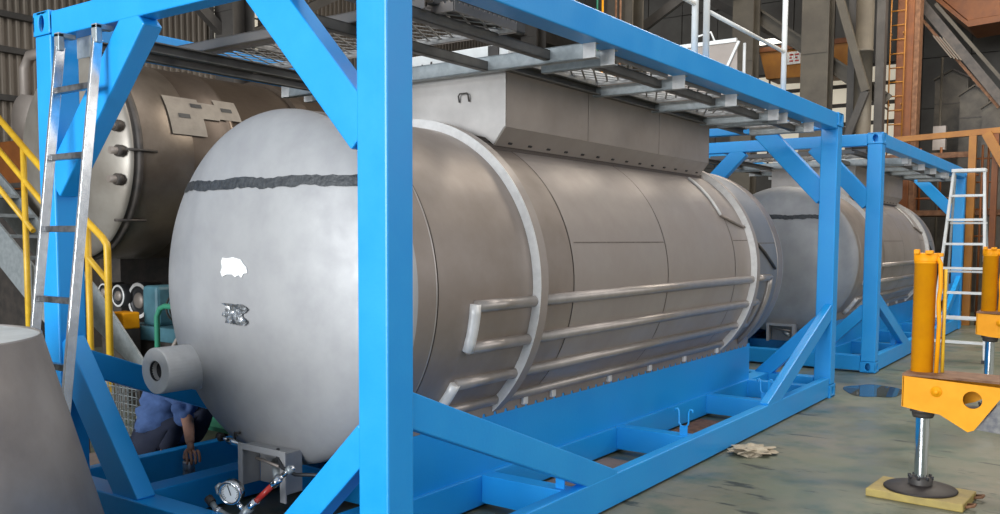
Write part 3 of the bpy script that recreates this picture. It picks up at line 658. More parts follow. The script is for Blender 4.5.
# ------------------------------------------------------------------ test rig under the dome
t = thing('pressure_gauge', 'round white-faced pressure gauge on a test fitting beneath the domed end', 'gauge', (-1.10, 0.15, 0.285))
def ring_face(r0, r1, y0, y1): return [(r0, y0), (r1, y0), (r1, y1), (r0, y1)]
lao('bezel', [(0.046, -0.022), (0.050, -0.026), (0.056, -0.024), (0.058, -0.01), (0.056, 0.02), (0.0, 0.022)], (0, 0, 0), CHROME, t, 'y', 32)
lao('dial', [(0.0, -0.014), (0.048, -0.014)], (0, 0, 0), GLASS, t, 'y', 32)
def ticks(bm):
    for i in range(21):
        a = math.radians(-45+i*13.5); c, s = math.cos(a), math.sin(a)
        beam(bm, (0.034*c, -0.0155, 0.034*s), (0.043*c, -0.0155, 0.043*s), 0.001, 0.0022, (0, 1, 0))
quick(ticks, 'scale_marks', BLACK, t)
beo('needle', (0.004, -0.017, -0.012), (-0.008, -0.017, 0.034), 0.001, 0.004, BLACK, t)
tuo('mount_ear', [(-0.055, 0.0, 0.03), (-0.075, 0.0, 0.015), (-0.072, 0.0, -0.01), (-0.055, 0, -0.02)], 0.010, GALV, t, 8)
tuo('stem', [(0.028, 0.0, -0.055), (0.05, 0.0, -0.09)], 0.012, CHROME, t, 10)
t.rotation_euler = (0.15, 0, 0.35)
t = thing('test_hose', 'red test hose with steel couplings rising from the gauge tee to the outlet bracket', 'hose', (-1.05, 0.17, 0.19))
tuo('red_hose', [(0.055, 0.03, 0.055), (0.125, 0.07, 0.135)], 0.014, RED, t, 12)
tuo('coupling', [(0.02, 0.01, 0.015), (0.06, 0.03, 0.06)], 0.019, CHROME, t, 8); tuo('coupling', [(0.12, 0.07, 0.13), (0.15, 0.09, 0.165)], 0.018, CHROME, t, 8)
tuo('pipe', [(0.15, 0.09, 0.165), (0.18, 0.11, 0.20), (0.20, 0.13, 0.215)], 0.012, CHROME, t, 8)
tuo('coupling', [(0.18, 0.11, 0.195), (0.195, 0.12, 0.212)], 0.019, GALV, t, 8)
tuo('tee', [(-0.02, 0.0, -0.03), (0.03, 0.015, 0.025)], 0.021, GALV, t, 10)
tuo('tee_branch', [(-0.20, -0.02, 0.02), (-0.17, -0.02, -0.005), (-0.10, -0.01, -0.03), (-0.02, 0.0, -0.035), (-0.04, 0, -0.12), (-0.05, 0.0, -0.187)], 0.014, GALV, t, 10)
tuo('cap', [(-0.225, -0.02, 0.035), (-0.195, -0.02, 0.015)], 0.021, DARK, t, 8)
tuo('coupling', [(-0.16, -0.02, -0.01), (-0.14, -0.017, -0.018)], 0.021, CHROME, t, 8)
t = thing('ball_valve', 'small chromed ball valve and nipples left of the outlet bracket under the dome', 'valve', (-1.42, 0.42, 0.42))
tuo('body', [(-0.05, 0, 0.0), (0.0, 0, 0.0), (0.05, 0, -0.01), (0.11, 0.0, -0.025)], [0.016, 0.02, 0.012, 0.012], CHROME, t, 10)
tuo('nut', [(-0.12, 0, 0.01), (-0.10, 0, 0.008)], 0.022, DARK, t, 6); tuo('nipple', [(-0.10, 0, 0.008), (-0.05, 0, 0)], 0.010, CHROME, t, 8)
tuo('handle', [(0.0, 0, 0.02), (0.0, 0, 0.045), (0.04, 0.0, 0.05)], 0.007, DARK, t, 6)
tuo('riser', [(-0.03, 0.03, 0.02), (-0.03, 0.04, 0.07), (-0.02, 0.06, 0.12)], 0.012, CHROME, t, 8)

# ------------------------------------------------------------------ ladder hooked on the near frame
t = thing('ladder', 'tall aluminium ladder hooked under the top beam beside the left post', 'ladder', (-1.95, -0.33, 0))
LZ = lambda z: 0.30-0.119*(2.42-z)*1.0
for x in (-0.165, 0.165):
    quick(lambda bm: (beam(bm, (x, LZ(0.47), 0.47), (x, LZ(2.36), 2.36), 0.022, 0.045, (1, 0, 0))), 'stile', ALU, t, 0.003)
    quick(lambda bm: (box(bm, (x-0.022, LZ(2.38)-0.02, 2.34), (x+0.022, LZ(2.38)+0.01, 2.425)), box(bm, (x-0.022, LZ(2.38)-0.02, 2.405), (x+0.022, LZ(2.38)+0.07, 2.428))), 'hook', GALV, t, 0.004)
for z in (0.52, 0.83, 1.14, 1.475, 1.82, 2.145):
    quick(lambda bm: beam(bm, (-0.155, LZ(z)+0.005, z), (0.155, LZ(z)+0.005, z), 0.032, 0.03, (0, 1, 0)), 'rung', RUNG, t, 0.003)

# ------------------------------------------------------------------ steel cone on the floor
t = thing('steel_cone', 'big bare steel cone section standing at the left edge, open top', 'cone', (-1.70, -1.10, 0.0))
def cone_shell(bm):
    H = 1.05; lathe(bm, [(0.925, 0.0), (0.64, H), (0.632, H), (0.917, 0.0), (0.925, 0.0)], (0, 0, 0), 'z', 96)
quick(cone_shell, 'shell', CONE, t)
lao('rim', [(0.630, 1.045), (0.641, 1.045), (0.640, 1.053), (0.632, 1.053), (0.632, 1.045)], (0, 0, 0), PIPE, t, 'z', 96)
lao('inner_cover', [(0.0, 1.04), (0.634, 1.046)], (0, 0, 0), mat('pale_cover_sheet', (0.72, 0.72, 0.69), 0.7, 0, (0.6, 0.6, 0.57), 5, 0.1, 9), t, 'z', 48)
beo('tack_mark', (0.30, -0.585, 1.02), (0.315, -0.60, 0.975), 0.012, 0.008, DARK, t)

# ------------------------------------------------------------------ second big tank in the background, left
BX, BZ, BR = -5.56, 2.13, 0.9
t = thing('background_tank', 'large brown-grey tank on rollers at the back left, domed end with bolts', 'tank', (BX, 5.0, 0.0))
o = lambda *p: tuple(p)
lao('shell', [(BR, -2.45), (BR, -2.05), (BR+0.012, -2.04), (BR+0.012, -1.98), (BR, -1.97), (BR, 3.6)], (0, 0, BZ), BROWNP, t, 'y', 96)
lao('shell_band', [(BR, -3.0), (BR+0.004, -2.99), (BR+0.004, -2.46), (BR, -2.45)], (0, 0, BZ), mat('banded_tank_steel', (0.22, 0.18, 0.145), 0.36, 0.6, (0.15, 0.12, 0.095), 3), t, 'y', 96)
lao('clamp_groove', [(BR-0.01, -3.04), (BR-0.01, -3.0), (BR+0.016, -3.0), (BR+0.016, -2.96), (BR, -2.95)], (0, 0, BZ), DARK, t, 'y', 96)
lao('dish_end', [(BR*math.sin(a), -3.04-0.16*math.cos(a)) for a in [i/20*PI/2 for i in range(21)]], (0, 0, BZ), DISH_B if 'DISH_B' in globals() else mat('background_dome_steel', (0.34, 0.31, 0.27), 0.45, 0.4, (0.27, 0.24, 0.205), 3), t, 'y', 96)
lao('dish_end', [(BR*math.sin(a), 3.6+0.3*math.cos(a)) for a in [i/12*PI/2 for i in range(13)]], (0, 0, BZ), BROWNP, t, 'y', 48)
for z in (2.36, 2.15, 1.915):
    xb = math.sqrt(max(0.1, (BR*0.93)**2-(z-BZ)**2)); y = -3.04-0.16*0.37
    b_ = tuo('bolt', [(xb, y+0.03, z), (xb, y-0.12, z)], 0.030, SHEET, t, 12)
    tuo('nut', [(xb, y+0.0, z), (xb, y-0.06, z)], 0.050, DARK, b_, 8)
for a in (2, -38):
    p = Vector((BR*math.cos(math.radians(a)), -3.0, BZ+BR*math.sin(math.radians(a))))
    tuo('clamp_bolt', [p+V(0.012, -0.12, 0), p+V(0.03, 0.16, 0)], 0.012, DARK, t, 8); 
# pale taped plates with slots on the shell
def shell_plate(bm, outline, r):
    v = [bm.verts.new((r*math.cos(math.radians(a)), y-5.0, BZ+r*math.sin(math.radians(a)))) for y, a in outline]; bm.faces.new(v)
def shell_patch(bm, y0, y1, a0, a1, r, n=6):
    g = [[bm.verts.new((r*math.cos(math.radians(a0+(a1-a0)*j/n)), y-5.0, BZ+r*math.sin(math.radians(a0+(a1-a0)*j/n)))) for j in range(n+1)] for y in (y0, y1)]
    for k in range(n): bm.faces.new((g[0][k], g[0][k+1], g[1][k+1], g[1][k]))
PL = mat('masking_sheet', (0.29, 0.25, 0.205), 0.6, 0, (0.23, 0.195, 0.16), 9)
quick(lambda bm: shell_patch(bm, 2.34, 2.70, 13, 37, BR+0.016), 'masking_sheet', PL, t)
quick(lambda bm: shell_patch(bm, 2.70, 2.88, 24, 35, BR+0.016), 'masking_sheet', PL, t)
quick(lambda bm: shell_patch(bm, 2.88, 3.13, 25, 39, BR+0.016), 'masking_sheet', PL, t)
for yy, a in ((2.60, 32), (2.44, 24.4), (2.93, 31.7)):
    quick(lambda bm: shell_patch(bm, yy, yy+0.12, a-1.3, a+1.3, BR+0.02, 2), 'slot', BLACK, t)
lao('turning_ring', [(BR, -1.1), (BR+0.05, -1.1), (BR+0.05, -0.95), (BR, -0.95)], (0, 0, BZ), BROWNP, t, 'y', 64, smooth=False)
# roller stand under it
t = thing('roller_stand', 'dark roller stand with pale-rimmed wheels under the background tank', 'stand', (-5.9, 3.35, 0))
bxo('frame', (-1.0, -0.4, 0.0), (1.1, 0.4, 0.55), DARK, t); bxo('upright', (0.55, -0.35, 0.55), (0.75, 0.35, 1.15), DARK, t); bxo('upright', (-0.9, -0.35, 0.55), (-0.7, 0.35, 1.2), DARK, t)
for x, y, z, r in ((0.02, -0.55, 0.80, 0.19), (-0.22, -0.62, 0.84, 0.12), (-0.55, -0.58, 0.86, 0.10), (0.45, -0.55, 0.84, 0.12)):
    w = lao('wheel', [(0.0, -0.05), (r*0.45, -0.05), (r*0.5, -0.04), (r*0.75, -0.04), (r*0.8, -0.06), (r, -0.05), (r, 0.15), (0, 0.15)], (x, y, z), BLACK, t, 'y', 28)
    lao('wheel_rim', [(r*0.76, -0.062), (r*0.86, -0.068), (r*0.94, -0.06)], (x, y, z), RING, w, 'y', 28)
    lao('hub', [(0.0, -0.062), (r*0.4, -0.062), (r*0.42, -0.05)], (x, y, z), SHEET, w, 'y', 20)
# yellow stair railing with grey stair
t = thing('service_stair', 'grey service stair with yellow tubular railings at the far left', 'stair', (-4.6, 1.3, 0))
def sp(x, z): return (x+4.6, 0, z)
def rail_pts(dz, x0=-6.3, x1=-4.28): return [(x+4.6, 0, 2.4-(x+5.532)*0.665+dz) for x in (x0, x1)]
tuo('handrail', rail_pts(0)+[(0.55, 0, 1.43), (0.605, 0, 1.38), (0.61, 0, 1.33), (0.61, 0, 0.02)], 0.026, RAILY, t, 10)
tuo('mid_rail', rail_pts(-0.27, -6.3, -4.0), 0.022, RAILY, t, 10)
tuo('mid_rail', rail_pts(-0.60, -6.3, -5.05), 0.022, RAILY, t, 10)
for x in (-5.17, -4.25): tuo('rail_post', [(x+4.6, 0, 2.4-(x+5.532)*0.665), (x+4.6, 0, 0.02)], 0.024, RAILY, t, 10)
quick(lambda bm: prism(bm, [(-2.0, 0.05, 2.10), (-0.30, 0.05, 1.02), (0.55, 0.05, 0.30), (0.55, 0.05, 0.22), (-0.30, 0.05, 0.66), (-2.0, 0.05, 1.72)], 0, (0, 0.02, 0)), 'stringer', GALV, t)
quick(lambda bm: prism(bm, [(-2.0, 0.42, 2.10), (-0.30, 0.42, 1.02), (0.55, 0.42, 0.30), (0.55, 0.42, 0.22), (-0.30, 0.42, 0.66), (-2.0, 0.42, 1.72)], 0, (0, 0.02, 0)), 'stringer', GALV, t)
for i in range(5): bxo('tread', (-1.75+i*0.27, 0.07, 1.78-i*0.18), (-1.50+i*0.27, 0.42, 1.81-i*0.18), GALV, t)
# orange machine with pipes behind the stair
t = thing('orange_machine', 'low orange machine with pale pipes behind the yellow stair railing', 'machine', (-9.9, 3.1, 0))
bxo('body', (-0.9, 0, 2.0), (1.3, 1.0, 2.6), ORANGE, t, 0.03); bxo('base', (-1.0, 0.1, 0), (1.2, 0.9, 2.0), DARK, t)
bxo('stripe', (-0.92, -0.02, 2.02), (1.32, 0.0, 2.08), DARK, t)
lao('drum', [(0, -0.4), (0.28, -0.4), (0.28, 0.4), (0, 0.4)], (0.95, 0.5, 2.88), SHEET, t, 'y', 24)
tuo('pipe', [(0.25, 0.5, 2.6), (0.25, 0.5, 3.6), (0.4, 0.5, 3.75), (1.1, 0.5, 3.75)], 0.07, SHEET, t, 10)
tuo('pipe', [(0.75, 0.9, 2.6), (0.75, 0.9, 3.5)], 0.09, SHEET, t, 10)
bxo('flange', (0.6, 0.75, 3.1), (0.9, 1.05, 3.18), DARK, t)

# ------------------------------------------------------------------ pump, trolley and odds beneath the background tank
t = thing('pump_unit', 'teal pump unit on a blue base beyond the left end of the dome', 'pump', (-4.66, 2.24, 0))
bxo('base', (-0.28, -0.25, 0.56), (0.75, 0.35, 0.68), TEAL, t, 0.01); bxo('skid', (-0.25, -0.2, 0.0), (0.7, 0.3, 0.56), DARK, t)
bxo('gearbox', (-0.06, -0.2, 0.68), (0.16, 0.15, 1.02), TEAL, t, 0.03)
lao('motor', [(0, 0), (0.11, 0), (0.12, 0.02), (0.12, 0.3), (0.10, 0.33), (0, 0.33)], (0.22, -0.05, 0.84), TEAL, t, 'x', 20)
for i in range(6): lao('motor_fin', [(0.12, 0.03+i*0.045), (0.135, 0.03+i*0.045), (0.135, 0.04+i*0.045), (0.12, 0.04+i*0.045)], (0.22, -0.05, 0.84), DARK, t, 'x', 20, smooth=False)
t = thing('yellow_box', 'small yellow power box lying beside the teal pump', 'box', (-4.76, 1.90, 0.0))
bxo('case', (-0.105, -0.08, 0.66), (0.10, 0.08, 0.80), YELLOW, t, 0.012); bxo('label_panel', (-0.085, -0.084, 0.74), (-0.045, -0.08, 0.775), DARK, t); bxo('stand', (-0.1, -0.06, 0.0), (0.1, 0.08, 0.66), DARK, t)
t = thing('trolley', 'green tubular trolley parked by the left end of the dome', 'trolley', (-3.29, 1.42, 0))
for y in (0, 0.45):
    tuo('frame', [(-0.28, y, 0.12), (-0.28, y, 0.86), (-0.24, y, 0.92), (-0.18, y, 0.94), (0.5, y, 0.94)], 0.020, GREEN, t, 10)
    tuo('cross_tube', [(-0.28, y, 0.62), (0.5, y, 0.62)], 0.015, GREEN, t, 8)
bxo('deck', (-0.28, 0, 0.10), (0.5, 0.45, 0.13), GREEN, t)
for x in (-0.22, 0.42):
    for y in (0.02, 0.43): lao('wheel', [(0, -0.02), (0.05, -0.02), (0.05, 0.02), (0, 0.02)], (x, y, 0.05), BLACK, t, 'y', 16)
t = thing('coiled_hose', 'coil of black and grey hose hanging on the green trolley', 'hose', (-3.05, 1.33, 0.0))
for i, (r, m) in enumerate(((0.17, BLACK), (0.14, DARK), (0.20, SHEET))):
    tuo('hose_loop', [(r*math.cos(a)*0.8, -0.03*i, 0.50+r*math.sin(a)*1.3) for a in [k/16*2*PI for k in range(17)]], 0.014, m, t, 8)
bxo('peg', (-0.02, -0.07, 0.0), (0.02, 0.02, 0.62), SHEET, t)
t = thing('mesh_crate', 'wire mesh crate on the floor left of the crouching worker', 'crate', (-3.72, 0.98, 0))
def mesh_side(bm, a, b, z0, z1, n, m_):
    a, b = Vector(a), Vector(b)
    for i in range(n+1):
        p = a.lerp(b, i/n); beam(bm, p+V(0, 0, z0), p+V(0, 0, z1), 0.005, 0.005, (1, 0, 0))
    for j in range(m_+1):
        z = z0+(z1-z0)*j/m_; beam(bm, a+V(0, 0, z), b+V(0, 0, z), 0.005, 0.005, (0, 0, 1))
for a, b in (((-0.3, -0.2, 0), (0.3, -0.2, 0)), ((0.3, -0.2, 0), (0.3, 0.2, 0)), ((-0.3, 0.2, 0), (0.3, 0.2, 0)), ((-0.3, -0.2, 0), (-0.3, 0.2, 0))):
    quick(lambda bm: mesh_side(bm, a, b, 0.03, 0.42, 12, 7), 'mesh_panel', GALV, t)
for x in (-0.3, 0.3):
    for y in (-0.2, 0.2): bxo('corner_leg', (x-0.015, y-0.015, 0), (x+0.015, y+0.015, 0.45), DARK, t)
for x, y, L_, a, lb in ((-3.9, 0.30, 0.6, 0.3, 'rusty angle bar lying on the floor behind the left blue brace'), (-3.45, 0.10, 0.6, 0.15, 'pale steel bar lying nearest the left blue brace'), (-4.4, 0.25, 0.4, 0.5, 'dark pipe offcut lying on the floor by the mesh crate')):
    tag(beo('scrap_bar', (x, y, 0.02), (x+L_*math.cos(a), y+L_*math.sin(a), 0.02), 0.05, 0.03, {0.3: RUST, 0.15: SHEET, 0.5: DARK}[a]), lb, 'bar')
tag(bxo('cardboard_sheet', (-3.35, 0.45, 0.0), (-2.50, 1.25, 0.012), PLY), 'brown board on the floor under the crouching worker', 'board')
tag(bxo('floor_board', (-0.565, 1.60, 0.0), (-0.17, 2.70, 0.012), PLY), 'brown board lying inside the frame, in the opening nearest the front', 'board', 'boards inside the nearest frame')
tag(bxo('floor_board', (-0.565, 3.1, 0.0), (-0.17, 4.25, 0.012), RUST), 'reddish board lying inside the frame beyond the first hose hook', 'board', 'boards inside the nearest frame')
tag(bxo('floor_board', (-0.565, 4.6, 0.0), (-0.17, 5.25, 0.012), RUST), 'reddish board lying inside the frame near its far end', 'board', 'boards inside the nearest frame')
# crumpled paper
def crumple(bm):
    rng = random.Random(11); bmesh.ops.create_icosphere(bm, subdivisions=3, radius=1)
    for v in bm.verts:
        k = 0.75+rng.uniform(-0.3, 0.3); v.co = Vector((v.co.x*0.15*k, v.co.y*0.20*k, max(0.0, 0.025+v.co.z*0.035*k)))
o = quick(crumple, 'crumpled_rag', mat('cream_rag', (0.50, 0.43, 0.32), 0.9, 0, (0.36, 0.30, 0.22), 20)); o.location = (0.16, 3.42, 0); o.rotation_euler = (0, 0, -0.7)
tag(o, 'crumpled cream rag on the floor beside the blue bottom rail', 'rag')
# water puddle
def puddle(bm):
    rng = random.Random(2); v = []
    for k in range(40):
        a = 2*PI*k/40; r = 1+0.14*math.sin(2*a+1)+0.06*math.sin(5*a)
        v.append(bm.verts.new((0.24*r*math.cos(a), 0.42*r*math.sin(a), 0.003)))
    bm.faces.new(v)
o = quick(puddle, 'puddle', WATER); o.location = (0.22, 6.55, 0); o.rotation_euler = (0, 0, 0.3); tag(o, 'flat puddle on the floor reflecting the second frame post', 'puddle', kind='stuff')

# ------------------------------------------------------------------ crouching worker
def skin_mesh(name, joints, edges, m, parent, sub=2, root=0):
    me = bpy.data.meshes.new(name); me.from_pydata([j[:3] for j in joints], edges, []); me.materials.append(m)
    ob = bpy.data.objects.new(name, me); C.objects.link(ob); ob.parent = parent
    sk = ob.modifiers.new('skin', 'SKIN'); sk.use_smooth_shade = True
    for i, j in enumerate(joints):
        r = j[3]; me.skin_vertices[0].data[i].radius = (r, j[4] if len(j) > 4 else r)
    me.skin_vertices[0].data[root].use_root = True
    sb = ob.modifiers.new('subsurf', 'SUBSURF'); sb.levels = sub; sb.render_levels = sub
    return ob
P0 = thing('person', 'person crouching in a blue work shirt, right arm reaching down to the frame rail', 'person', (-2.84, 0.94, 0.014))
# body: pelvis, spine, neck, head, arms, legs (metres relative to the empty)
J = [(0.00, 0.00, 0.17, 0.10, 0.12), (0.02, 0.05, 0.32, 0.09, 0.11), (0.08, 0.12, 0.47, 0.10, 0.125), (0.14, 0.18, 0.57, 0.07, 0.10),
     (0.20, 0.23, 0.63, 0.050), (0.24, 0.26, 0.70, 0.072, 0.068), (0.27, 0.27, 0.78, 0.084, 0.078),
     (0.19, 0.00, 0.50, 0.050), (0.40, -0.07, 0.30, 0.038), (0.60, -0.20, 0.215, 0.026),
     (0.10, 0.33, 0.52, 0.050), (0.25, 0.40, 0.32, 0.038), (0.44, 0.28, 0.24, 0.026),
     (0.00, -0.10, 0.12, 0.07), (0.25, -0.02, 0.28, 0.050), (0.10, -0.06, 0.045, 0.035),
     (-0.04, 0.12, 0.13, 0.07), (0.22, 0.20, 0.34, 0.050), (0.06, 0.18, 0.045, 0.035)]
E_ = [(0,1),(1,2),(2,3),(3,4),(4,5),(5,6),(3,7),(7,8),(8,9),(3,10),(10,11),(11,12),(0,13),(13,14),(14,15),(0,16),(16,17),(17,18)]
body = skin_mesh('body', J, E_, SKIN, P0)
JS = [(0.03, -0.04, 0.12, 0.19, 0.20), (0.03, 0.02, 0.29, 0.18, 0.20), (0.08, 0.11, 0.45, 0.155, 0.185), (0.14, 0.17, 0.57, 0.11, 0.14),
      (0.19, 0.00, 0.50, 0.090), (0.33, -0.045, 0.37, 0.072), (0.405, -0.072, 0.295, 0.064), (0.10, 0.33, 0.52, 0.085), (0.22, 0.39, 0.36, 0.060), (0.29, 0.37, 0.30, 0.05)]
shirt = skin_mesh('work_shirt', JS, [(0,1),(1,2),(2,3),(3,4),(4,5),(5,6),(3,7),(7,8),(8,9)], CLOTH, P0, 3)
tx = bpy.data.textures.new('cloth_folds', 'WOOD'); tx.wood_type = 'BANDNOISE'; tx.noise_scale = 0.09; tx.turbulence = 9
dm = shirt.modifiers.new('folds', 'DISPLACE'); dm.texture = tx; dm.strength = 0.035; dm.texture_coords = 'LOCAL'; dm.mid_level = 0.5
JT = [(0.0, 0.02, 0.10, 0.13, 0.14), (0.0, -0.10, 0.12, 0.105), (0.26, -0.02, 0.28, 0.085), (0.11, -0.06, 0.09, 0.060), (-0.04, 0.12, 0.13, 0.105), (0.23, 0.20, 0.34, 0.085), (0.07, 0.18, 0.09, 0.060)]
skin_mesh('trousers', JT, [(0,1),(1,2),(2,3),(0,4),(4,5),(5,6)], TROUS, P0)
for (x, y) in ((0.10, -0.06), (0.06, 0.18)):
    def shoe(bm):
        tube(bm, [(x-0.09, y, 0.045), (x-0.03, y, 0.05), (x+0.06, y, 0.042), (x+0.13, y, 0.033), (x+0.165, y, 0.028)], [0.036, 0.045, 0.042, 0.036, 0.022], 12)
        box(bm, (x-0.10, y-0.04, -0.0), (x+0.165, y+0.04, 0.02))
    quick(shoe, 'shoe', BLACK, P0, 0.004)
def ball(name, r, c, sc, m, sub=2): quick(lambda bm: [bmesh.ops.create_icosphere(bm, subdivisions=sub, radius=r, matrix=Matrix.Translation(c) @ Matrix.Diagonal((*sc, 1)))], name, m, P0, smooth=True)
ball('hair', 0.105, (0.25, 0.265, 0.80), (0.95, 0.85, 0.85), HAIR, 3)
ball('nose', 0.02, (0.345, 0.28, 0.75), (1.2, 0.7, 1), SKIN)
for dy in (-0.03, 0.035): ball('eye', 0.009, (0.335, 0.275+dy, 0.775), (1, 1, 1), BLACK)
for dy in (-0.085, 0.082): ball('ear', 0.022, (0.265, 0.265+dy, 0.755), (0.8, 0.35, 1.3), SKIN)
ball('mouth', 0.012, (0.338, 0.28, 0.715), (0.6, 1.4, 0.4), RED)
# right hand closed over the can: palm, four fingers, thumb
JH = [(0.595, -0.197, 0.218, 0.024, 0.028), (0.630, -0.217, 0.203, 0.022, 0.034), (0.660, -0.234, 0.191, 0.018, 0.036)]
skin_mesh('hand', JH, [(0,1),(1,2)], SKIN, P0)
for i, (oy, ln) in enumerate(((-0.036, 0.9), (-0.013, 1.0), (0.010, 0.95), (0.032, 0.78))):
    ux, uy = 0.45*oy, 0.89*oy
    pts = [(0.655+ux, -0.232+uy, 0.193, 0.0105), (0.695+ux, -0.250+uy, 0.191, 0.010), (0.718+ux, -0.260+uy, 0.180-0.026*ln, 0.009), (0.716+ux, -0.260+uy, 0.175-0.050*ln, 0.008)]
    skin_mesh('finger', pts, [(0,1),(1,2),(2,3)], SKIN, P0, 1)
skin_mesh('thumb', [(0.625, -0.235, 0.200, 0.0115), (0.648, -0.272, 0.180, 0.011), (0.668, -0.288, 0.155, 0.010)], [(0,1),(1,2)], SKIN, P0, 1)
t = thing('steel_can', 'small dented steel can standing on the floor under the worker\'s hand', 'can', (-2.165, 0.675, 0.0))
lao('body', [(0, 0), (0.032, 0.0), (0.034, 0.004), (0.034, 0.04), (0.030, 0.06), (0.034, 0.09), (0.034, 0.155), (0.032, 0.16), (0, 0.16)], (0, 0, 0), mat('dented_can', (0.55, 0.56, 0.58), 0.3, 0.8, (0.2, 0.21, 0.22), 30), t, 'z', 24)
lao('lid', [(0, 0.165), (0.022, 0.165), (0.024, 0.16)], (0, 0, 0), DARK, t, 'z', 20)

# ------------------------------------------------------------------ yellow outrigger jacks of the crane
def outrigger(loc, label, lift=0.0, base=0.046, long_beam=True):
    t = thing('outrigger_jack', label, 'outrigger', loc, 'crane outrigger jacks')
    # origin: foot centre on its pad
    lao('foot_plate', [(0, base), (0.19, base), (0.192, base+0.006), (0.185, base+0.012), (0.06, base+0.03), (0, base+0.03)], (0, 0, 0), FOOT, t, 'z', 40)
    lao('foot_socket', [(0.062, base+0.02), (0.064, base+0.06), (0.058, base+0.07), (0, base+0.07)], (0, 0, 0), DARK, t, 'z', 24)
    for k in range(8):
        a = k*PI/4; quick(lambda bm: tube(bm, [(0.058*math.cos(a), 0.058*math.sin(a), base+0.06), (0.060*math.cos(a), 0.060*math.sin(a), base+0.08)], 0.009, 6), 'clamp_bolt', BLACK, t)
    lao('piston_rod', [(0.036, base+0.06), (0.036, 0.50+lift)], (0, 0, 0), CHROME, t, 'z', 32)
    lao('rod_seal', [(0.038, 0.455+lift), (0.052, 0.455+lift), (0.058, 0.47+lift), (0.058, 0.485+lift), (0.068, 0.487+lift), (0.068, 0.505+lift), (0.0, 0.505+lift)], (0, 0, 0), DARK, t, 'z', 28)
    cyl_ = lao('cylinder', [(0.0, 0.66+lift), (0.058, 0.66+lift), (0.058, 1.31), (0.060, 1.31), (0.060, 1.325), (0.0, 1.325)], (-0.03, 0.08, 0), YELLOW, t, 'z', 36)
    cap = lao('cylinder_cap', [(0.062, 1.325), (0.062, 1.365), (0.05, 1.37), (0, 1.37)], (-0.03, 0.08, 0), YELLOW, t, 'z', 24)
    for a_, b2_ in (((-0.08, 0.0, 1.365), (-0.05, 0.03, 1.39)), ((-0.02, -0.01, 1.365), (0.02, 0.03, 1.385)), ((0.0, 0.08, 1.35), (0.055, 0.12, 1.37))): bxo('port_block', a_, b2_, YELLOW, t, 0.004)
    tuo('oil_pipe', [(0.03, 0.08, 1.345), (0.050, 0.06, 1.31), (0.054, 0.06, 1.18), (0.048, 0.05, 1.1), (0.054, 0.06, 0.98), (0.047, 0.06, 0.68+lift)], 0.012, YELLOW, t, 8)
    tuo('oil_pipe', [(0.070, 0.1, 1.28), (0.072, 0.1, 0.68+lift)], 0.010, RAILY, t, 8)
    # side plate of the beam: outline with a round hole
    outline = [(-0.095, 0.672), (-0.09, 0.51), (0.0, 0.497), (0.095, 0.488), (0.225, 0.412), (0.262, 0.425), (0.45, 0.665), (0.45, 0.66)]
    def plate(bm):
        c = (0.252, 0.588); r = 0.047; n = 32
        poly = [(-0.095, 0.688), (-0.095, 0.515), (0.0, 0.500), (0.095, 0.492), (0.235, 0.412), (0.265, 0.425), (0.42, 0.665)]
        # densify the outline by angle about the hole centre
        def hit(a):
            best = None; d = (math.cos(a), math.sin(a))
            for i in range(len(poly)):
                p, q = poly[i], poly[(i+1) % len(poly)]; ex, ez = q[0]-p[0], q[1]-p[1]; den = d[0]*ez-d[1]*ex
                if abs(den) < 1e-9: continue
                s = ((p[0]-c[0])*ez-(p[1]-c[1])*ex)/den; u = ((p[0]-c[0])*d[1]-(p[1]-c[1])*d[0])/den
                if s > 0 and -1e-6 <= u <= 1+1e-6 and (best is None or s < best): best = s
            return (c[0]+d[0]*best, c[1]+d[1]*best)
        angs = sorted([2*PI*k/n for k in range(n)]+[math.atan2(p[1]-c[1], p[0]-c[0]) % (2*PI) for p in poly])
        for yy, flip in ((-0.078, 0), (-0.064, 1)):
            o_ = [bm.verts.new((hit(a)[0], yy, hit(a)[1])) for a in angs]; i_ = [bm.verts.new((c[0]+r*math.cos(a), yy, c[1]+r*math.sin(a))) for a in angs]
            if not flip: O0, I0 = o_, i_
            for k in range(len(angs)):
                j = (k+1) % len(angs); bm.faces.new((o_[k], o_[j], i_[j], i_[k]))
            if flip:
                for k in range(len(angs)):
                    j = (k+1) % len(angs); bm.faces.new((O0[k], O0[j], o_[j], o_[k])); bm.faces.new((I0[k], i_[k], i_[j], I0[j]))
    quick(plate, 'side_plate', YELLOW, t)
    def plate2(bm): prism(bm, [(-0.095, 0.17, 0.672), (-0.095, 0.17, 0.51), (0.095, 0.17, 0.49), (0.235, 0.17, 0.54), (0.42, 0.17, 0.655)], 0, (0, 0.012, 0))
    quick(plate2, 'side_plate', YELLOW, t)
    bxo('end_plate', (-0.100, -0.078, 0.515), (-0.088, 0.18, 0.688), YELLOW, t, 0.003)
    quick(lambda bm: prism(bm, [(-0.10, -0.085, 0.690), (1.3 if long_beam else 0.45, -0.085, 0.680), (1.3 if long_beam else 0.45, 0.19, 0.680), (-0.10, 0.19, 0.690)], 0, (0, 0, 0.012)), 'top_plate', RUST, t)
    lao('pivot_boss', [(0, -0.10), (0.012, -0.10), (0.014, -0.094), (0.014, -0.088), (0.028, -0.088), (0.030, -0.078)], (0.075, 0, 0.615), YELLOW, t, 'y', 24)
    if long_beam:
        quick(lambda bm: prism(bm, [(0.27, -0.05, 0.425), (0.44, -0.05, 0.672), (1.3, -0.05, 0.672), (1.3, -0.05, 0.38), (0.50, -0.05, 0.41)], 0, (0, 0.2, 0)), 'telescopic_beam', mat('worn_dark_beam', (0.10, 0.10, 0.115), 0.6, 0.2, (0.22, 0.21, 0.2), 25), t)
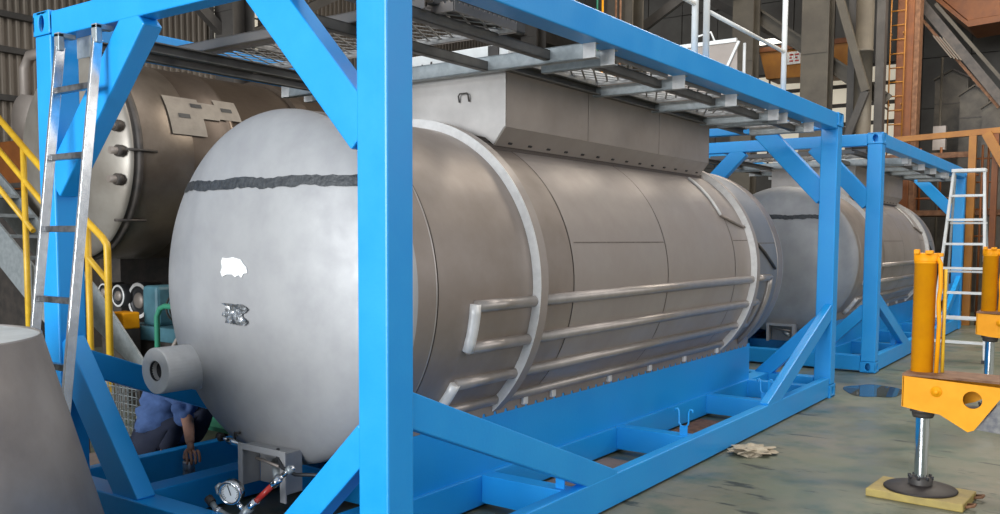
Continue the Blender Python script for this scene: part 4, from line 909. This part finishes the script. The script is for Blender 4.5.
    for c in t.children:
        if c.name.split('.')[0] in ('side_plate', 'end_plate', 'top_plate', 'pivot_boss', 'telescopic_beam'): c.location.z += lift
    return t
j1 = outrigger((1.275, 3.0, 0.0), 'nearer yellow hydraulic outrigger jack standing on a yellow pad')
t = thing('outrigger_pad', 'worn yellow pad lying under the nearer outrigger foot', 'pad', (1.285, 2.99, 0), )
quick(lambda bm: box(bm, (-0.255, -0.17, 0.0), (0.245, 0.165, 0.045)), 'pad_board', WOODP, t, 0.006)
for y in (-0.12, 0.10): quick(lambda bm: tube(bm, [(0.245, y, 0.02), (0.285, y+0.01, 0.03), (0.285, y+0.05, 0.03), (0.245, y+0.06, 0.02)], 0.008, 8), 'pad_handle', RUST, t)
t.rotation_euler = (0, 0, -0.06)
j2 = outrigger((1.26, 5.9, 0.0), 'further yellow outrigger jack at the right edge, behind the first one', 0.155, 0.02)
tag(bxo('jack_block', (0.99, 5.65, 0.0), (1.55, 6.15, 0.02), DARK), 'flat dark steel plate under the further outrigger foot', 'plate')

# ------------------------------------------------------------------ white stepladder
t = thing('stepladder', 'white aluminium stepladder standing open beside the second blue frame', 'stepladder', (0.52, 9.75, 0))
AF, AB = -0.42, 0.42; TOP = 2.28
def zy(z, y0): return y0*(1-z/TOP)
for s in (-1, 1):
    quick(lambda bm: beam(bm, (s*0.30, AF, 0.0), (s*0.165, 0.0, TOP), 0.03, 0.06, (1, 0, 0)), 'front_leg', WHITE, t, 0.004)
    quick(lambda bm: beam(bm, (s*0.28, AB, 0.0), (s*0.155, 0.03, TOP-0.05), 0.025, 0.04, (1, 0, 0)), 'rear_leg', GALV, t, 0.004)
    quick(lambda bm: box(bm, (s*0.30-0.03, AF-0.04, 0.0), (s*0.30+0.03, AF+0.04, 0.04)), 'rubber_foot', BLACK, t)
    tuo('spreader', [(s*0.26, zy(0.9, AF), 0.9), (s*0.255, zy(0.9, AB), 0.9)], 0.008, GALV, t, 6)
for i in range(7):
    z = 0.23+i*0.291; hw = 0.30-0.135*z/TOP
    bxo('step', (-hw, zy(z, AF)-0.045, z-0.014), (hw, zy(z, AF)+0.045, z+0.014), WHITE, t)
for i in range(3):
    z = 0.45+i*0.6; hw = 0.28-0.105*z/TOP
    bxo('rear_bar', (-hw, zy(z, AB)-0.012, z-0.012), (hw, zy(z, AB)+0.012, z+0.012), WHITE, t)
bxo('top_cap', (-0.185, -0.07, TOP-0.02), (0.185, 0.09, TOP+0.02), WHITE, t, 0.006)
